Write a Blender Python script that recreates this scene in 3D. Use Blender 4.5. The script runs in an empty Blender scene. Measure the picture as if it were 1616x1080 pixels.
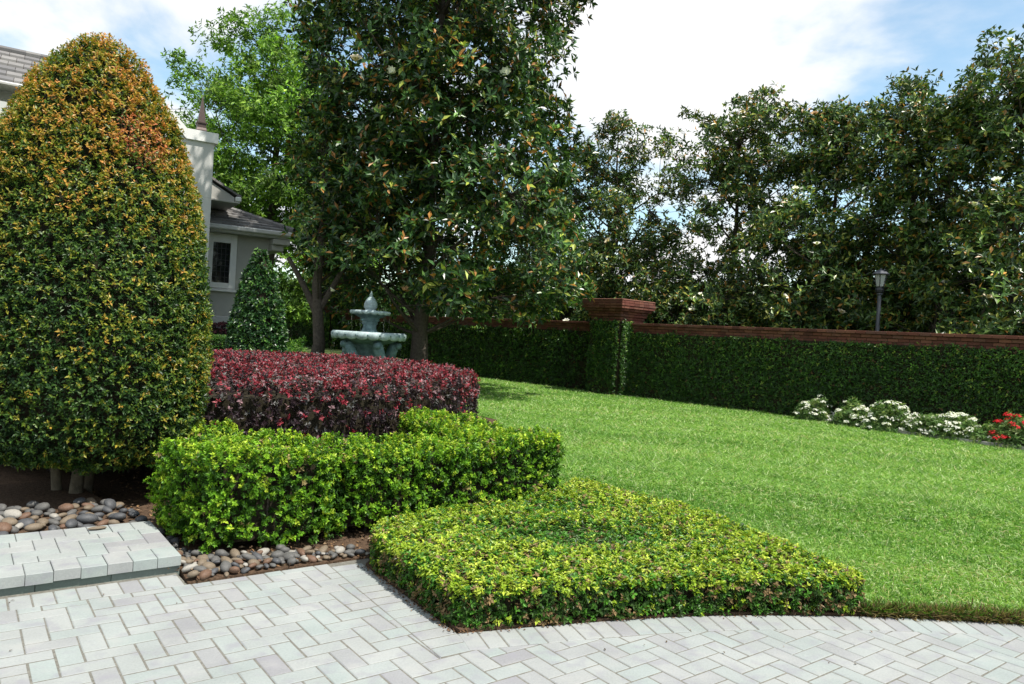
import bpy, bmesh, math, numpy as np
from mathutils import Vector, Matrix
rad = math.radians
scene = bpy.context.scene
C = scene.collection

# ------------------------------------------------------------------ camera
FPX, IW, IH = 1170.0, 1616.0, 1080.0
ROLL, PITCH, CAMZ = rad(3.3), rad(-0.5), 1.5
fw = np.array([0, math.cos(PITCH), math.sin(PITCH)])
_u0 = np.cross([1.0, 0, 0], fw)
cr = math.cos(ROLL)*np.array([1.0, 0, 0]) + math.sin(ROLL)*_u0
cu = -math.sin(ROLL)*np.array([1.0, 0, 0]) + math.cos(ROLL)*_u0
cam_d = bpy.data.cameras.new('camera')
cam = bpy.data.objects.new('camera', cam_d); C.objects.link(cam)
cam_d.sensor_width = 36.0; cam_d.lens = FPX/IW*36.0
cam_d.clip_start = 0.05; cam_d.clip_end = 2000
cam.matrix_world = Matrix(((cr[0], cu[0], -fw[0], 0), (cr[1], cu[1], -fw[1], 0), (cr[2], cu[2], -fw[2], CAMZ), (0, 0, 0, 1)))
scene.camera = cam

# ------------------------------------------------------------------ world, sun, exposure
SUN_AZ, SUN_EL = rad(124), rad(63)
sdir = Vector((math.sin(SUN_AZ)*math.cos(SUN_EL), math.cos(SUN_AZ)*math.cos(SUN_EL), math.sin(SUN_EL)))
sl = bpy.data.lights.new('sun', 'SUN'); sl.energy = 5.0; sl.angle = rad(0.6); sl.color = (1.0, 0.95, 0.87)
so = bpy.data.objects.new('sun', sl); C.objects.link(so)
so.rotation_euler = sdir.to_track_quat('Z', 'Y').to_euler()
world = bpy.data.worlds.new('World'); scene.world = world; world.use_nodes = True
nt = world.node_tree; nt.nodes.clear()
def wn(t, **k):
    n = nt.nodes.new(t)
    for a, b in k.items(): setattr(n, a, b)
    return n
def wl(a, b): nt.links.new(a, b)
sky = wn('ShaderNodeTexSky', sky_type='NISHITA', sun_disc=False)
sky.sun_elevation = SUN_EL; sky.sun_rotation = SUN_AZ; sky.air_density = 1.0; sky.dust_density = 0.7; sky.ozone_density = 1.0
tc = wn('ShaderNodeTexCoord')
sep = wn('ShaderNodeSeparateXYZ'); wl(tc.outputs['Generated'], sep.inputs[0])
mz = wn('ShaderNodeMath', operation='MAXIMUM'); wl(sep.outputs[2], mz.inputs[0]); mz.inputs[1].default_value = 0.0
az_ = wn('ShaderNodeMath', operation='ADD'); wl(mz.outputs[0], az_.inputs[0]); az_.inputs[1].default_value = 0.22
dx = wn('ShaderNodeMath', operation='DIVIDE'); wl(sep.outputs[0], dx.inputs[0]); wl(az_.outputs[0], dx.inputs[1])
dy = wn('ShaderNodeMath', operation='DIVIDE'); wl(sep.outputs[1], dy.inputs[0]); wl(az_.outputs[0], dy.inputs[1])
cmb = wn('ShaderNodeCombineXYZ'); wl(dx.outputs[0], cmb.inputs[0]); wl(dy.outputs[0], cmb.inputs[1])
CLOUD_OFF = (9.05, 6.85, 1.92)
mp = wn('ShaderNodeMapping'); wl(cmb.outputs[0], mp.inputs[0]); mp.inputs['Location'].default_value = CLOUD_OFF
n1 = wn('ShaderNodeTexNoise'); wl(mp.outputs[0], n1.inputs['Vector']); n1.inputs['Scale'].default_value = 1.15
n1.inputs['Detail'].default_value = 9; n1.inputs['Roughness'].default_value = 0.53; n1.inputs['Distortion'].default_value = 0.25
rp = wn('ShaderNodeValToRGB'); wl(n1.outputs['Fac'], rp.inputs[0])
rp.color_ramp.elements[0].position = 0.43; rp.color_ramp.elements[1].position = 0.56
rp.color_ramp.interpolation = 'EASE'
n2 = wn('ShaderNodeTexNoise'); wl(mp.outputs[0], n2.inputs['Vector']); n2.inputs['Scale'].default_value = 2.4; n2.inputs['Detail'].default_value = 6
cc = wn('ShaderNodeValToRGB'); wl(n2.outputs['Fac'], cc.inputs[0])
cc.color_ramp.elements[0].position = 0.3; cc.color_ramp.elements[1].position = 0.65
cc.color_ramp.elements[0].color = (6.2, 6.3, 6.5, 1); cc.color_ramp.elements[1].color = (7.2, 7.2, 7.2, 1)
skm = wn('ShaderNodeMix', data_type='RGBA', blend_type='MULTIPLY'); skm.inputs[0].default_value = 1.0
wl(sky.outputs[0], skm.inputs[6]); skm.inputs[7].default_value = (1.5, 1.55, 1.35, 1)
mx = wn('ShaderNodeMix', data_type='RGBA'); wl(rp.outputs[0], mx.inputs[0]); wl(skm.outputs[2], mx.inputs[6]); wl(cc.outputs[0], mx.inputs[7])
bg = wn('ShaderNodeBackground'); bg.inputs[1].default_value = 0.115; wl(mx.outputs[2], bg.inputs[0])
wo = wn('ShaderNodeOutputWorld'); wl(bg.outputs[0], wo.inputs[0])
vs = scene.view_settings
vs.view_transform = 'Standard'; vs.look = 'None'; vs.gamma = 1.0; vs.use_curve_mapping = False; vs.exposure = 0.52
scene.render.engine = 'CYCLES'
scene.cycles.max_bounces = 6; scene.cycles.transparent_max_bounces = 6

# ------------------------------------------------------------------ helpers
def rng(s): return np.random.default_rng(s)
def unit(v): return v/np.maximum(np.linalg.norm(v, axis=-1, keepdims=True), 1e-9)
def lump(P, f, seed, oct=3):
    """cheap smooth 3D noise in about -1..1"""
    r = rng(seed); out = np.zeros(len(P)); amp = 1.0; tot = 0
    for o in range(oct):
        for k in range(4):
            d = unit(r.normal(size=3)); out += amp*np.sin(P@d*f*r.uniform(.7, 1.4) + r.uniform(0, 6.28)); tot += amp*.5
        f *= 2.1; amp *= .55
    return np.clip(out/tot*1.0, -1.6, 1.6)

def setp(o, label=None, cat=None, group=None, kind=None):
    if label: o['label'] = label
    if cat: o['category'] = cat
    if group: o['group'] = group
    if kind: o['kind'] = kind
    return o
def link(o, parent=None):
    C.objects.link(o)
    if parent is not None: o.parent = parent
    return o
def empty(name, loc=(0, 0, 0), rz=0, **k):
    o = bpy.data.objects.new(name, None); o.empty_display_size = .1
    o.location = loc; o.rotation_euler = (0, 0, rz); link(o); return setp(o, **k)
def np_mesh(name, V, F, mat, col=None, smooth=False):
    """V (n,3); F (m,k) equal-size faces or list of arrays of different k"""
    me = bpy.data.meshes.new(name)
    if not isinstance(F, (list, tuple)): F = [F]
    F = [np.asarray(f, dtype=np.int32) for f in F if len(f)]
    me.vertices.add(len(V)); me.vertices.foreach_set('co', np.asarray(V, dtype=np.float32).ravel())
    nl = sum(f.size for f in F); nf = sum(len(f) for f in F)
    me.loops.add(nl); me.loops.foreach_set('vertex_index', np.concatenate([f.ravel() for f in F]))
    me.polygons.add(nf)
    tot = np.concatenate([np.full(len(f), f.shape[1], dtype=np.int32) for f in F])
    st = np.concatenate([[0], np.cumsum(tot)[:-1]]).astype(np.int32)
    me.polygons.foreach_set('loop_start', st)
    try: me.polygons.foreach_set('loop_total', tot)
    except Exception: pass
    me.polygons.foreach_set('use_smooth', np.full(nf, bool(smooth)))
    if col is not None:
        a = me.attributes.new('Col', 'FLOAT_COLOR', 'POINT')
        c4 = np.ones((len(V), 4), dtype=np.float32); c4[:, :3] = col
        a.data.foreach_set('color', c4.ravel())
    me.update(calc_edges=True)
    if mat: me.materials.append(mat)
    return me
def mobj(name, me, parent=None, loc=None, rot=None, scale=None):
    o = bpy.data.objects.new(name, me)
    if loc is not None: o.location = loc
    if rot is not None: o.rotation_euler = rot
    if scale is not None: o.scale = scale
    return link(o, parent)
def join_parts(parts):
    """list of (V,F) or (V,F,col): one vertex array + face lists by size"""
    Vs, Fs, Cs, n = [], {}, [], 0
    for p in parts:
        V, F = p[0], p[1]
        for f in (F if isinstance(F, list) else [F]):
            f = np.asarray(f)
            if f.ndim == 2 and len(f): Fs.setdefault(f.shape[1], []).append(f+n)
        Vs.append(V); n += len(V)
        if len(p) > 2: Cs.append(p[2])
    return np.concatenate(Vs), [np.concatenate(v) for v in Fs.values()], (np.concatenate(Cs) if Cs else None)
def box(x0, x1, y0, y1, z0, z1):
    V = np.array([[x, y, z] for z in (z0, z1) for x, y in ((x0, y0), (x1, y0), (x1, y1), (x0, y1))], float)
    F = np.array([[3, 2, 1, 0], [4, 5, 6, 7], [0, 1, 5, 4], [1, 2, 6, 5], [2, 3, 7, 6], [3, 0, 4, 7]])
    return V, F
def cbox(x0, x1, y0, y1, z0, z1, c=.004):
    """box with chamfered upper and lower rims"""
    zs = [(z0, c), (z0+c, 0), (z1-c, 0), (z1, c)]
    V = []
    for z, i in zs:
        V += [[x0+i, y0+i, z], [x1-i, y0+i, z], [x1-i, y1-i, z], [x0+i, y1-i, z]]
    F = [[3, 2, 1, 0], [12, 13, 14, 15]]
    for k in range(3):
        for j in range(4):
            a, b = k*4+j, k*4+(j+1) % 4
            F.append([a, b, b+4, a+4])
    return np.array(V, float), np.array(F)
def lathe(prof, n=32, mod=None):
    """prof [(r,z)]; mod(theta array, index)-> (radius factor, dz)"""
    th = np.linspace(0, 2*math.pi, n, endpoint=False); V = []
    for i, (r, z) in enumerate(prof):
        rr = np.full(n, r); zz = np.full(n, z)
        if mod: f, dz = mod(th, i); rr = rr*f; zz = zz+dz
        V.append(np.stack([rr*np.cos(th), rr*np.sin(th), zz], 1))
    V = np.concatenate(V); F = []
    j = np.arange(n); jn = (j+1) % n
    for i in range(len(prof)-1):
        F.append(np.stack([i*n+j, i*n+jn, (i+1)*n+jn, (i+1)*n+j], 1))
    return V, np.concatenate(F)
def tube(pts, radii, n=7, cap=True):
    pts = np.asarray(pts, float); radii = np.asarray(radii, float); m = len(pts)
    T = np.gradient(pts, axis=0); T = unit(T)
    ref = np.array([0.31, 0.17, 0.93]) if abs(T[0][2]) < .8 else np.array([0.9, 0.3, 0.1])
    A = unit(np.cross(T, ref)); B = np.cross(T, A)
    th = np.linspace(0, 2*math.pi, n, endpoint=False)
    V = (pts[:, None, :] + radii[:, None, None]*(np.cos(th)[None, :, None]*A[:, None, :] + np.sin(th)[None, :, None]*B[:, None, :])).reshape(-1, 3)
    j = np.arange(n); jn = (j+1) % n
    F = np.concatenate([np.stack([i*n+j, i*n+jn, (i+1)*n+jn, (i+1)*n+j], 1) for i in range(m-1)])
    return V, F
def ring_curve(p0, p1, p2, k=7):
    t = np.linspace(0, 1, k)[:, None]
    return (1-t)**2*np.asarray(p0) + 2*t*(1-t)*np.asarray(p1) + t*t*np.asarray(p2)
def poly_sheet(poly, z, name, mat):
    bm = bmesh.new(); f = bm.faces.new([bm.verts.new((x, y, z)) for x, y in poly]); bmesh.ops.triangulate(bm, faces=[f])
    bmesh.ops.recalc_face_normals(bm, faces=bm.faces)
    me = bpy.data.meshes.new(name); bm.to_mesh(me); bm.free(); me.materials.append(mat); return me
def poly_prism(poly, z0, z1, name, mat):
    bm = bmesh.new(); vs_ = [bm.verts.new((x, y, z1)) for x, y in poly]; f = bm.faces.new(vs_)
    r = bmesh.ops.extrude_face_region(bm, geom=[f])
    for v in r['geom']:
        if isinstance(v, bmesh.types.BMVert): v.co.z = z0
    bmesh.ops.triangulate(bm, faces=[q for q in bm.faces if len(q.verts) > 4])
    bmesh.ops.recalc_face_normals(bm, faces=bm.faces)
    me = bpy.data.meshes.new(name); bm.to_mesh(me); bm.free(); me.materials.append(mat); return me
def area2(poly):
    p = np.asarray(poly); q = np.roll(p, -1, 0); return .5*np.sum(p[:, 0]*q[:, 1]-q[:, 0]*p[:, 1])
def inside(P, poly):
    x, y = P[:, 0], P[:, 1]; c = np.zeros(len(P), bool); p = np.asarray(poly); n = len(p); j = n-1
    for i in range(n):
        xi, yi = p[i]; xj, yj = p[j]
        if yi != yj:
            c ^= ((yi > y) != (yj > y)) & (x < (xj-xi)*(y-yi)/(yj-yi)+xi)
        j = i
    return c
def resample(poly, step):
    p = np.asarray(poly, float); out = []
    for a, b in zip(p, np.roll(p, -1, 0)):
        k = max(1, int(np.linalg.norm(b-a)/step))
        out += [a+(b-a)*t/k for t in range(k)]
    return np.array(out)
def soften(poly, step=.06, it=6):
    p = resample(poly, step)
    for _ in range(it): p = .25*np.roll(p, 1, 0)+.5*p+.25*np.roll(p, -1, 0)
    return p
def inset(poly, d):
    p = np.asarray(poly, float); s = 1 if area2(p) > 0 else -1
    t = unit(np.roll(p, -1, 0)-np.roll(p, 1, 0)); n = np.stack([-t[:, 1], t[:, 0]], 1)*s
    return p+n*d
def edge_dist(P, poly):
    p = np.asarray(poly, float); q = np.roll(p, -1, 0); best = np.full(len(P), 1e9)
    for a, b in zip(p, q):
        ab = b-a; L = ab@ab
        if L < 1e-12: continue
        t = np.clip(((P-a)@ab)/L, 0, 1); best = np.minimum(best, np.linalg.norm(P-(a+t[:, None]*ab), axis=1))
    return best

# ------------------------------------------------------------------ materials
def mat(name, rough=.6, spec=.5, metal=0):
    m = bpy.data.materials.new(name); m.use_nodes = True
    b = m.node_tree.nodes['Principled BSDF']; b.inputs['Roughness'].default_value = rough
    b.inputs['Specular IOR Level'].default_value = spec; b.inputs['Metallic'].default_value = metal
    return m, m.node_tree, b
def plain(name, col, rough=.6, spec=.4, metal=0, var=.25, scale=6.0, bump=.0, bscale=60., col2=None):
    """base colour with soft procedural mottling and a fine bump"""
    m, t, b = mat(name, rough, spec, metal)
    tcn = t.nodes.new('ShaderNodeTexCoord')
    n = t.nodes.new('ShaderNodeTexNoise'); n.inputs['Scale'].default_value = scale; n.inputs['Detail'].default_value = 8
    n.inputs['Roughness'].default_value = .65
    t.links.new(tcn.outputs['Object'], n.inputs['Vector'])
    r = t.nodes.new('ShaderNodeValToRGB'); r.color_ramp.elements[0].position = .3; r.color_ramp.elements[1].position = .7
    c2 = col2 or tuple(c*(1+var) for c in col)
    r.color_ramp.elements[0].color = (*[c*(1-var) for c in col], 1); r.color_ramp.elements[1].color = (*c2, 1)
    t.links.new(n.outputs['Fac'], r.inputs[0]); t.links.new(r.outputs[0], b.inputs['Base Color'])
    if bump:
        n2_ = t.nodes.new('ShaderNodeTexNoise'); n2_.inputs['Scale'].default_value = bscale; n2_.inputs['Detail'].default_value = 5
        t.links.new(tcn.outputs['Object'], n2_.inputs['Vector'])
        bp = t.nodes.new('ShaderNodeBump'); bp.inputs['Strength'].default_value = bump; bp.inputs['Distance'].default_value = .01
        t.links.new(n2_.outputs['Fac'], bp.inputs['Height']); t.links.new(bp.outputs[0], b.inputs['Normal'])
    return m
def leaf_mat(name, rough=.4, spec=.5, trans=.25):
    m, t, b = mat(name, rough, spec)
    a = t.nodes.new('ShaderNodeAttribute'); a.attribute_name = 'Col'
    t.links.new(a.outputs['Color'], b.inputs['Base Color'])
    if trans:
        tr = t.nodes.new('ShaderNodeBsdfTranslucent'); mxs = t.nodes.new('ShaderNodeMixShader'); mxs.inputs[0].default_value = trans
        g = t.nodes.new('ShaderNodeMix'); g.data_type = 'RGBA'; g.blend_type = 'MULTIPLY'; g.inputs[0].default_value = 1
        g.inputs[7].default_value = (1.25, 1.35, .7, 1)
        t.links.new(a.outputs['Color'], g.inputs[6]); t.links.new(g.outputs[2], tr.inputs[0])
        t.links.new(b.outputs[0], mxs.inputs[1]); t.links.new(tr.outputs[0], mxs.inputs[2])
        t.links.new(mxs.outputs[0], t.nodes['Material Output'].inputs[0])
    return m
def piece_mat(name, ramp, rough=.85, spec=.25, grain=.12, gscale=90., bump=.25, stain=None):
    """bricks and pavers: every loose piece takes its own colour from a ramp"""
    m, t, b = mat(name, rough, spec)
    oi = t.nodes.new('ShaderNodeObjectInfo'); ge = t.nodes.new('ShaderNodeNewGeometry')
    ad = t.nodes.new('ShaderNodeMath'); ad.operation = 'ADD'; fr = t.nodes.new('ShaderNodeMath'); fr.operation = 'FRACT'
    t.links.new(oi.outputs['Random'], ad.inputs[0]); t.links.new(ge.outputs['Random Per Island'], ad.inputs[1]); t.links.new(ad.outputs[0], fr.inputs[0])
    r = t.nodes.new('ShaderNodeValToRGB'); r.color_ramp.interpolation = 'LINEAR'
    els = r.color_ramp.elements
    while len(els) < len(ramp): els.new(.5)
    for e_, (p, c) in zip(els, ramp): e_.position = p; e_.color = (*c, 1)
    t.links.new(fr.outputs[0], r.inputs[0])
    pos = ge.outputs['Position']
    n = t.nodes.new('ShaderNodeTexNoise'); n.inputs['Scale'].default_value = gscale; n.inputs['Detail'].default_value = 6; n.inputs['Roughness'].default_value = .7
    t.links.new(pos, n.inputs['Vector'])
    n3 = t.nodes.new('ShaderNodeTexNoise'); n3.inputs['Scale'].default_value = 3.0; n3.inputs['Detail'].default_value = 6
    t.links.new(pos, n3.inputs['Vector'])
    sm = t.nodes.new('ShaderNodeMath'); sm.operation = 'ADD'; t.links.new(n.outputs['Fac'], sm.inputs[0]); t.links.new(n3.outputs['Fac'], sm.inputs[1])
    mr = t.nodes.new('ShaderNodeMapRange'); mr.inputs[1].default_value = .6; mr.inputs[2].default_value = 1.4
    mr.inputs[3].default_value = 1-grain; mr.inputs[4].default_value = 1+grain
    t.links.new(sm.outputs[0], mr.inputs[0])
    mu = t.nodes.new('ShaderNodeMix'); mu.data_type = 'RGBA'; mu.blend_type = 'MULTIPLY'; mu.inputs[0].default_value = 1
    t.links.new(r.outputs[0], mu.inputs[6]); t.links.new(mr.outputs[0], mu.inputs[7])
    out = mu.outputs[2]
    for stain in (stain or []):
        n4 = t.nodes.new('ShaderNodeTexNoise'); n4.inputs['Scale'].default_value = stain[1]; n4.inputs['Detail'].default_value = 4
        t.links.new(pos, n4.inputs['Vector'])
        r4 = t.nodes.new('ShaderNodeValToRGB'); r4.color_ramp.elements[0].position = stain[2]; r4.color_ramp.elements[1].position = stain[2]+stain[4]
        r4.color_ramp.elements[0].color = (0, 0, 0, 1); r4.color_ramp.elements[1].color = (stain[3],)*3+(1,)
        t.links.new(n4.outputs['Fac'], r4.inputs[0])
        ms = t.nodes.new('ShaderNodeMix'); ms.data_type = 'RGBA'; t.links.new(r4.outputs[0], ms.inputs[0]); t.links.new(out, ms.inputs[6]); ms.inputs[7].default_value = (*stain[0], 1)
        out = ms.outputs[2]
    t.links.new(out, b.inputs['Base Color'])
    bp = t.nodes.new('ShaderNodeBump'); bp.inputs['Strength'].default_value = bump; bp.inputs['Distance'].default_value = .004
    t.links.new(n.outputs['Fac'], bp.inputs['Height']); t.links.new(bp.outputs[0], b.inputs['Normal'])
    return m

M_PAVER = piece_mat('concrete_paver', [(0, (.218, .218, .225)), (.06, (.240, .246, .246)), (.2, (.265, .275, .268)), (.55, (.250, .282, .270)), (.8, (.278, .288, .279)), (1, (.244, .276, .262))], grain=.2, stain=[((.215, .21, .235), 9.0, .52, .55, .16), ((.30, .30, .285), 6.0, .55, .5, .2), ((.25, .19, .11), 4.3, .73, .55, .05), ((.10, .09, .08), 23.0, .74, .6, .03)])
M_STEP = M_PAVER
M_RISER = piece_mat('concrete_riser_block', [(0, (.12, .15, .13)), (1, (.16, .19, .17))], grain=.2)
M_SAND = plain('joint_sand', (.15, .145, .125), .95, .1, var=.35, scale=40, bump=.4)
M_BRICK = piece_mat('red_brick', [(0, (.085, .032, .025)), (.35, (.135, .046, .034)), (.7, (.175, .07, .048)), (1, (.12, .055, .045))], grain=.25, gscale=40)
M_MORTAR = plain('mortar', (.10, .065, .05), .95, .1, var=.3, scale=30)
M_MULCH = plain('bark_mulch', (.07, .045, .03), .95, .1, var=.5, scale=45, bump=.9, bscale=90, col2=(.13, .085, .055))
M_SOIL = plain('dark_soil', (.035, .028, .02), .95, .1, var=.4, scale=25, bump=.6)
M_TURF = plain('turf_floor', (.11, .20, .04), .95, .1, var=.4, scale=5, bump=.8, bscale=120)
M_FIELD = plain('rough_grass_ground', (.06, .09, .03), .95, .1, var=.4, scale=.6, bump=.4)
M_CORE = plain('shaded_twigs', (.028, .024, .015), .9, .1, var=.5, scale=30, bump=.5)
M_BARK = plain('grey_brown_bark', (.075, .062, .05), .9, .15, var=.45, scale=18, bump=.9, bscale=30)
M_BARK2 = plain('pale_smooth_bark', (.12, .10, .07), .85, .2, var=.45, scale=14, bump=.5)
M_STUCCO = plain('pale_grey_stucco', (.50, .50, .48), .9, .2, var=.06, scale=3, bump=.15, bscale=150)
M_STUCCO2 = plain('warm_grey_stucco', (.41, .405, .375), .9, .2, var=.07, scale=3, bump=.15, bscale=150)
M_TRIM = plain('white_trim', (.72, .72, .70), .6, .4, var=.05, scale=5)
M_ROOF = piece_mat('grey_roof_tile', [(0, (.13, .127, .128)), (.5, (.17, .163, .16)), (1, (.205, .198, .19))], grain=.15, gscale=20)
M_RUST = plain('dark_bronze_metal', (.06, .038, .032), .5, .5, metal=.3, var=.3, scale=12)
M_GLASSD, _t, _b = mat('dark_window_glass', .06, .6); _b.inputs['Base Color'].default_value = (.012, .014, .016, 1)
M_FOUNT = plain('aged_blue_green_cast_stone', (.085, .155, .165), .7, .35, var=.35, scale=9, bump=.4, bscale=50, col2=(.17, .26, .265))
M_FOUNTW = plain('pale_weathered_stone_rim', (.33, .41, .41), .65, .35, var=.38, scale=11, bump=.4, bscale=60)
M_WATER, _t, _b = mat('water', .05, .5); _b.inputs['Transmission Weight'].default_value = 1; _b.inputs['IOR'].default_value = 1.33; _b.inputs['Base Color'].default_value = (.9, .95, .97, 1)
M_LAMP = plain('grey_painted_metal', (.075, .08, .095), .45, .5, metal=.2, var=.1)
M_BLACK = plain('black_painted_metal', (.02, .021, .025), .4, .5, metal=.2, var=.15)
M_LGLASS, _t, _b = mat('frosted_lamp_glass', .25, .5); _b.inputs['Base Color'].default_value = (.75, .78, .76, 1); _b.inputs['Transmission Weight'].default_value = .55
L_TOPI = leaf_mat('topiary_leaf', .42, .3, .22)
L_BOX = leaf_mat('boxwood_leaf', .45, .25, .30)
L_GC = leaf_mat('jasmine_leaf', .42, .28, .24)
L_RED = leaf_mat('burgundy_leaf', .45, .32, .2)
L_MAG = leaf_mat('magnolia_leaf', .34, .40, .14)
L_SOFT = leaf_mat('soft_green_leaf', .5, .3, .34)
L_IVY = leaf_mat('fig_ivy_leaf', .45, .4, .2)
L_GRASS = leaf_mat('grass_blade', .5, .3, .35)
L_PETAL = leaf_mat('petal', .6, .3, .3)
L_LITTER = leaf_mat('dry_litter', .85, .15, 0)
L_STONE = [plain('pebble_grey', (.09, .088, .083), .65, .35, var=.3, scale=14, bump=.1), plain('pebble_tan', (.145, .113, .078), .65, .35, var=.3, scale=14, bump=.1),
           plain('pebble_pale', (.27, .255, .225), .65, .35, var=.2, scale=14, bump=.1), plain('pebble_rust', (.12, .07, .045), .65, .35, var=.35, scale=14, bump=.1),
           plain('pebble_blue_grey', (.06, .062, .066), .6, .4, var=.3, scale=14, bump=.1)]

# ------------------------------------------------------------------ foliage builders
def leaves(P, D, N, L, Wd, hi=True, droop=.15, fold=.22):
    """leaf blades with a folded midrib; P base, D direction, N approx. upper side"""
    n = len(P); S = unit(np.cross(D, N)); Nn = np.cross(S, D)
    L = np.broadcast_to(L, n)[:, None]; Wd = np.broadcast_to(Wd, n)[:, None]
    def pt(s, w, lift): return P + D*(L*s) + S*(Wd*w) + Nn*(Wd*lift - L*droop*s*s)
    if hi:
        V = np.stack([pt(0, 0, 0), pt(.34, .46, fold), pt(.34, -.46, fold), pt(.7, .40, fold), pt(.7, -.40, fold), pt(1, 0, 0)], 1)
        F = np.array([[0, 1, 2], [1, 3, 4], [1, 4, 2], [3, 5, 4]]); k = 6
    else:
        V = np.stack([pt(0, 0, 0), pt(.48, .5, fold), pt(1, 0, 0), pt(.48, -.5, fold)], 1)
        F = np.array([[0, 1, 2], [0, 2, 3]]); k = 4
    F = (F[None]+(np.arange(n)*k)[:, None, None]).reshape(-1, 3)
    return V.reshape(-1, 3), F, k
def whorls(r, P, A, nl, L, W, phi=(35, 75), jit=.25, **kw):
    """nl leaves round each axis A at P; returns leaf arrays and the index of the site of each leaf"""
    n = len(P); site = np.repeat(np.arange(n), nl); a = A[site]
    ref = unit(r.normal(size=(n, 3)))[site]
    e1 = unit(np.cross(a, ref)); e2 = np.cross(a, e1)
    th = (np.tile(np.arange(nl), n)/nl*2*math.pi) + r.normal(0, .35, n*nl)
    rd = e1*np.cos(th)[:, None]+e2*np.sin(th)[:, None]
    ph = np.radians(r.uniform(phi[0], phi[1], n*nl))[:, None]
    D = unit(a*np.cos(ph)+rd*np.sin(ph)+r.normal(0, jit, (n*nl, 3)))
    N = a*np.sin(ph)-rd*np.cos(ph)+np.array([0, 0, .25])
    s = r.uniform(.65, 1.15, n*nl)
    V, F, k = leaves(P[site]+a*r.uniform(-.25, .25, (n*nl, 1))*L, D, N, L*s, W*s, **kw)
    return V, F, k, site
def pick(r, n, pal, w, jit=.18):
    pal = np.array(pal); w = np.array(w, float); w = w/w.sum(-1, keepdims=True)
    if w.ndim == 1: idx = r.choice(len(pal), n, p=w)
    else:
        cdf = np.cumsum(w, 1); idx = (r.random(n)[:, None] > cdf).sum(1).clip(0, len(pal)-1)
    return pal[idx]*(1+r.normal(0, jit, (n, 1))).clip(.5, 1.6)
def samp_rev(r, prof, n):
    z = np.array([p[0] for p in prof]); rr = np.array([p[1] for p in prof])
    seg = np.hypot(np.diff(z), np.diff(rr))*(rr[1:]+rr[:-1])*.5+1e-6
    i = r.choice(len(seg), n, p=seg/seg.sum()); t = r.random(n)
    Z = z[i]+(z[i+1]-z[i])*t; R = rr[i]+(rr[i+1]-rr[i])*t; th = r.uniform(0, 2*math.pi, n)
    nz = -(rr[i+1]-rr[i]); nr = (z[i+1]-z[i]); N = unit(np.stack([nr*np.cos(th), nr*np.sin(th), nz], 1))
    return np.stack([R*np.cos(th), R*np.sin(th), Z], 1), N
def samp_prism(r, poly, z0, z1, n, rnd=.1, top=True):
    """points and normals over the sides and top of a clipped hedge with softened upper edge"""
    p = np.asarray(poly, float)
    if area2(p) < 0: p = p[::-1]
    q = np.roll(p, -1, 0); el = np.linalg.norm(q-p, axis=1); h = z1-z0
    A_s = el.sum()*h; A_t = abs(area2(p)) if top else 0
    ns = int(n*A_s/(A_s+A_t)); nt_ = n-ns
    i = r.choice(len(el), ns, p=el/el.sum()); t = r.random(ns)[:, None]
    xy = p[i]+(q[i]-p[i])*t; d = unit(q[i]-p[i]); nn = np.stack([d[:, 1], -d[:, 0]], 1)
    z = z0+h*r.random(ns)
    e = np.clip((z-(z1-rnd))/rnd, 0, 1); back = rnd*(1-np.sqrt(np.maximum(1-e*e, 0)))
    Ps = np.column_stack([xy-nn*back[:, None], z]); Ns = unit(np.column_stack([nn*(1-e*.7)[:, None], e*.9]))
    if not nt_: return Ps, Ns
    lo, hi = p.min(0), p.max(0); T = np.zeros((0, 2))
    while len(T) < nt_:
        c = lo+(hi-lo)*r.random((nt_*2, 2)); T = np.concatenate([T, c[inside(c, p)]])
    T = T[:nt_]; ed = edge_dist(T, p); e = np.clip(1-ed/rnd, 0, 1)
    Pt = np.column_stack([T, z1-rnd*(1-np.sqrt(np.maximum(1-e*e, 0)))]); Nt = np.tile([0, 0, 1.0], (nt_, 1))
    return np.concatenate([Ps, Pt]), np.concatenate([Ns, Nt])
def rev_core(prof, f, name, m, n=36):
    V, F = lathe([(r_*f, z_) for z_, r_ in prof], n); return np_mesh(name, V, F, m, smooth=True)

# ------------------------------------------------------------------ site frames
UA = rad(53)
u = np.array([math.sin(UA), math.cos(UA)]); v = np.array([-math.cos(UA), math.sin(UA)])
wd = np.array([-.676, .737, 0]); wnrm = np.array([-.737, -.676, 0]); WA = np.array([9.6, 13.9, 0])
def WP(t, out, z): return WA+wd*t+wnrm*out+np.array([0, 0, z])
def sstep(a, b, x): t = np.clip((x-a)/(b-a), 0, 1); return t*t*(3-2*t)
def gnd(x, y): return .55*sstep(11.5, 15, np.asarray(y, float))*sstep(-2.6, -4.6, np.asarray(x, float)*1.0)
def gz(x, y): return float(gnd(x, y))
def project(P):
    d = np.asarray(P, float)-np.array([0, 0, CAMZ]); k = d@fw
    return IW/2+FPX*(d@cr)/k, IH/2-FPX*(d@cu)/k, k

# ================================================================== THE SETTING
def build_ground():
    xs = np.concatenate([[-900, -300, -100, -50], np.arange(-30, 31, 1.0), [50, 100, 300, 900]])
    ys = np.concatenate([[-200, -60, -20], np.arange(-8, 46, 1.0), [60, 100, 300, 1200]])
    X, Y = np.meshgrid(xs, ys); Z = -.09+np.asarray(gnd(X, Y))
    V = np.stack([X.ravel(), Y.ravel(), Z.ravel()], 1); nx, ny = len(xs), len(ys)
    i = (np.arange(ny-1)[:, None]*nx+np.arange(nx-1)[None]).ravel()
    o = mobj('ground', np_mesh('ground', V, np.stack([i, i+1, i+nx+1, i+nx], 1), M_FIELD, smooth=True)); setp(o, kind='structure')
build_ground()

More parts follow.
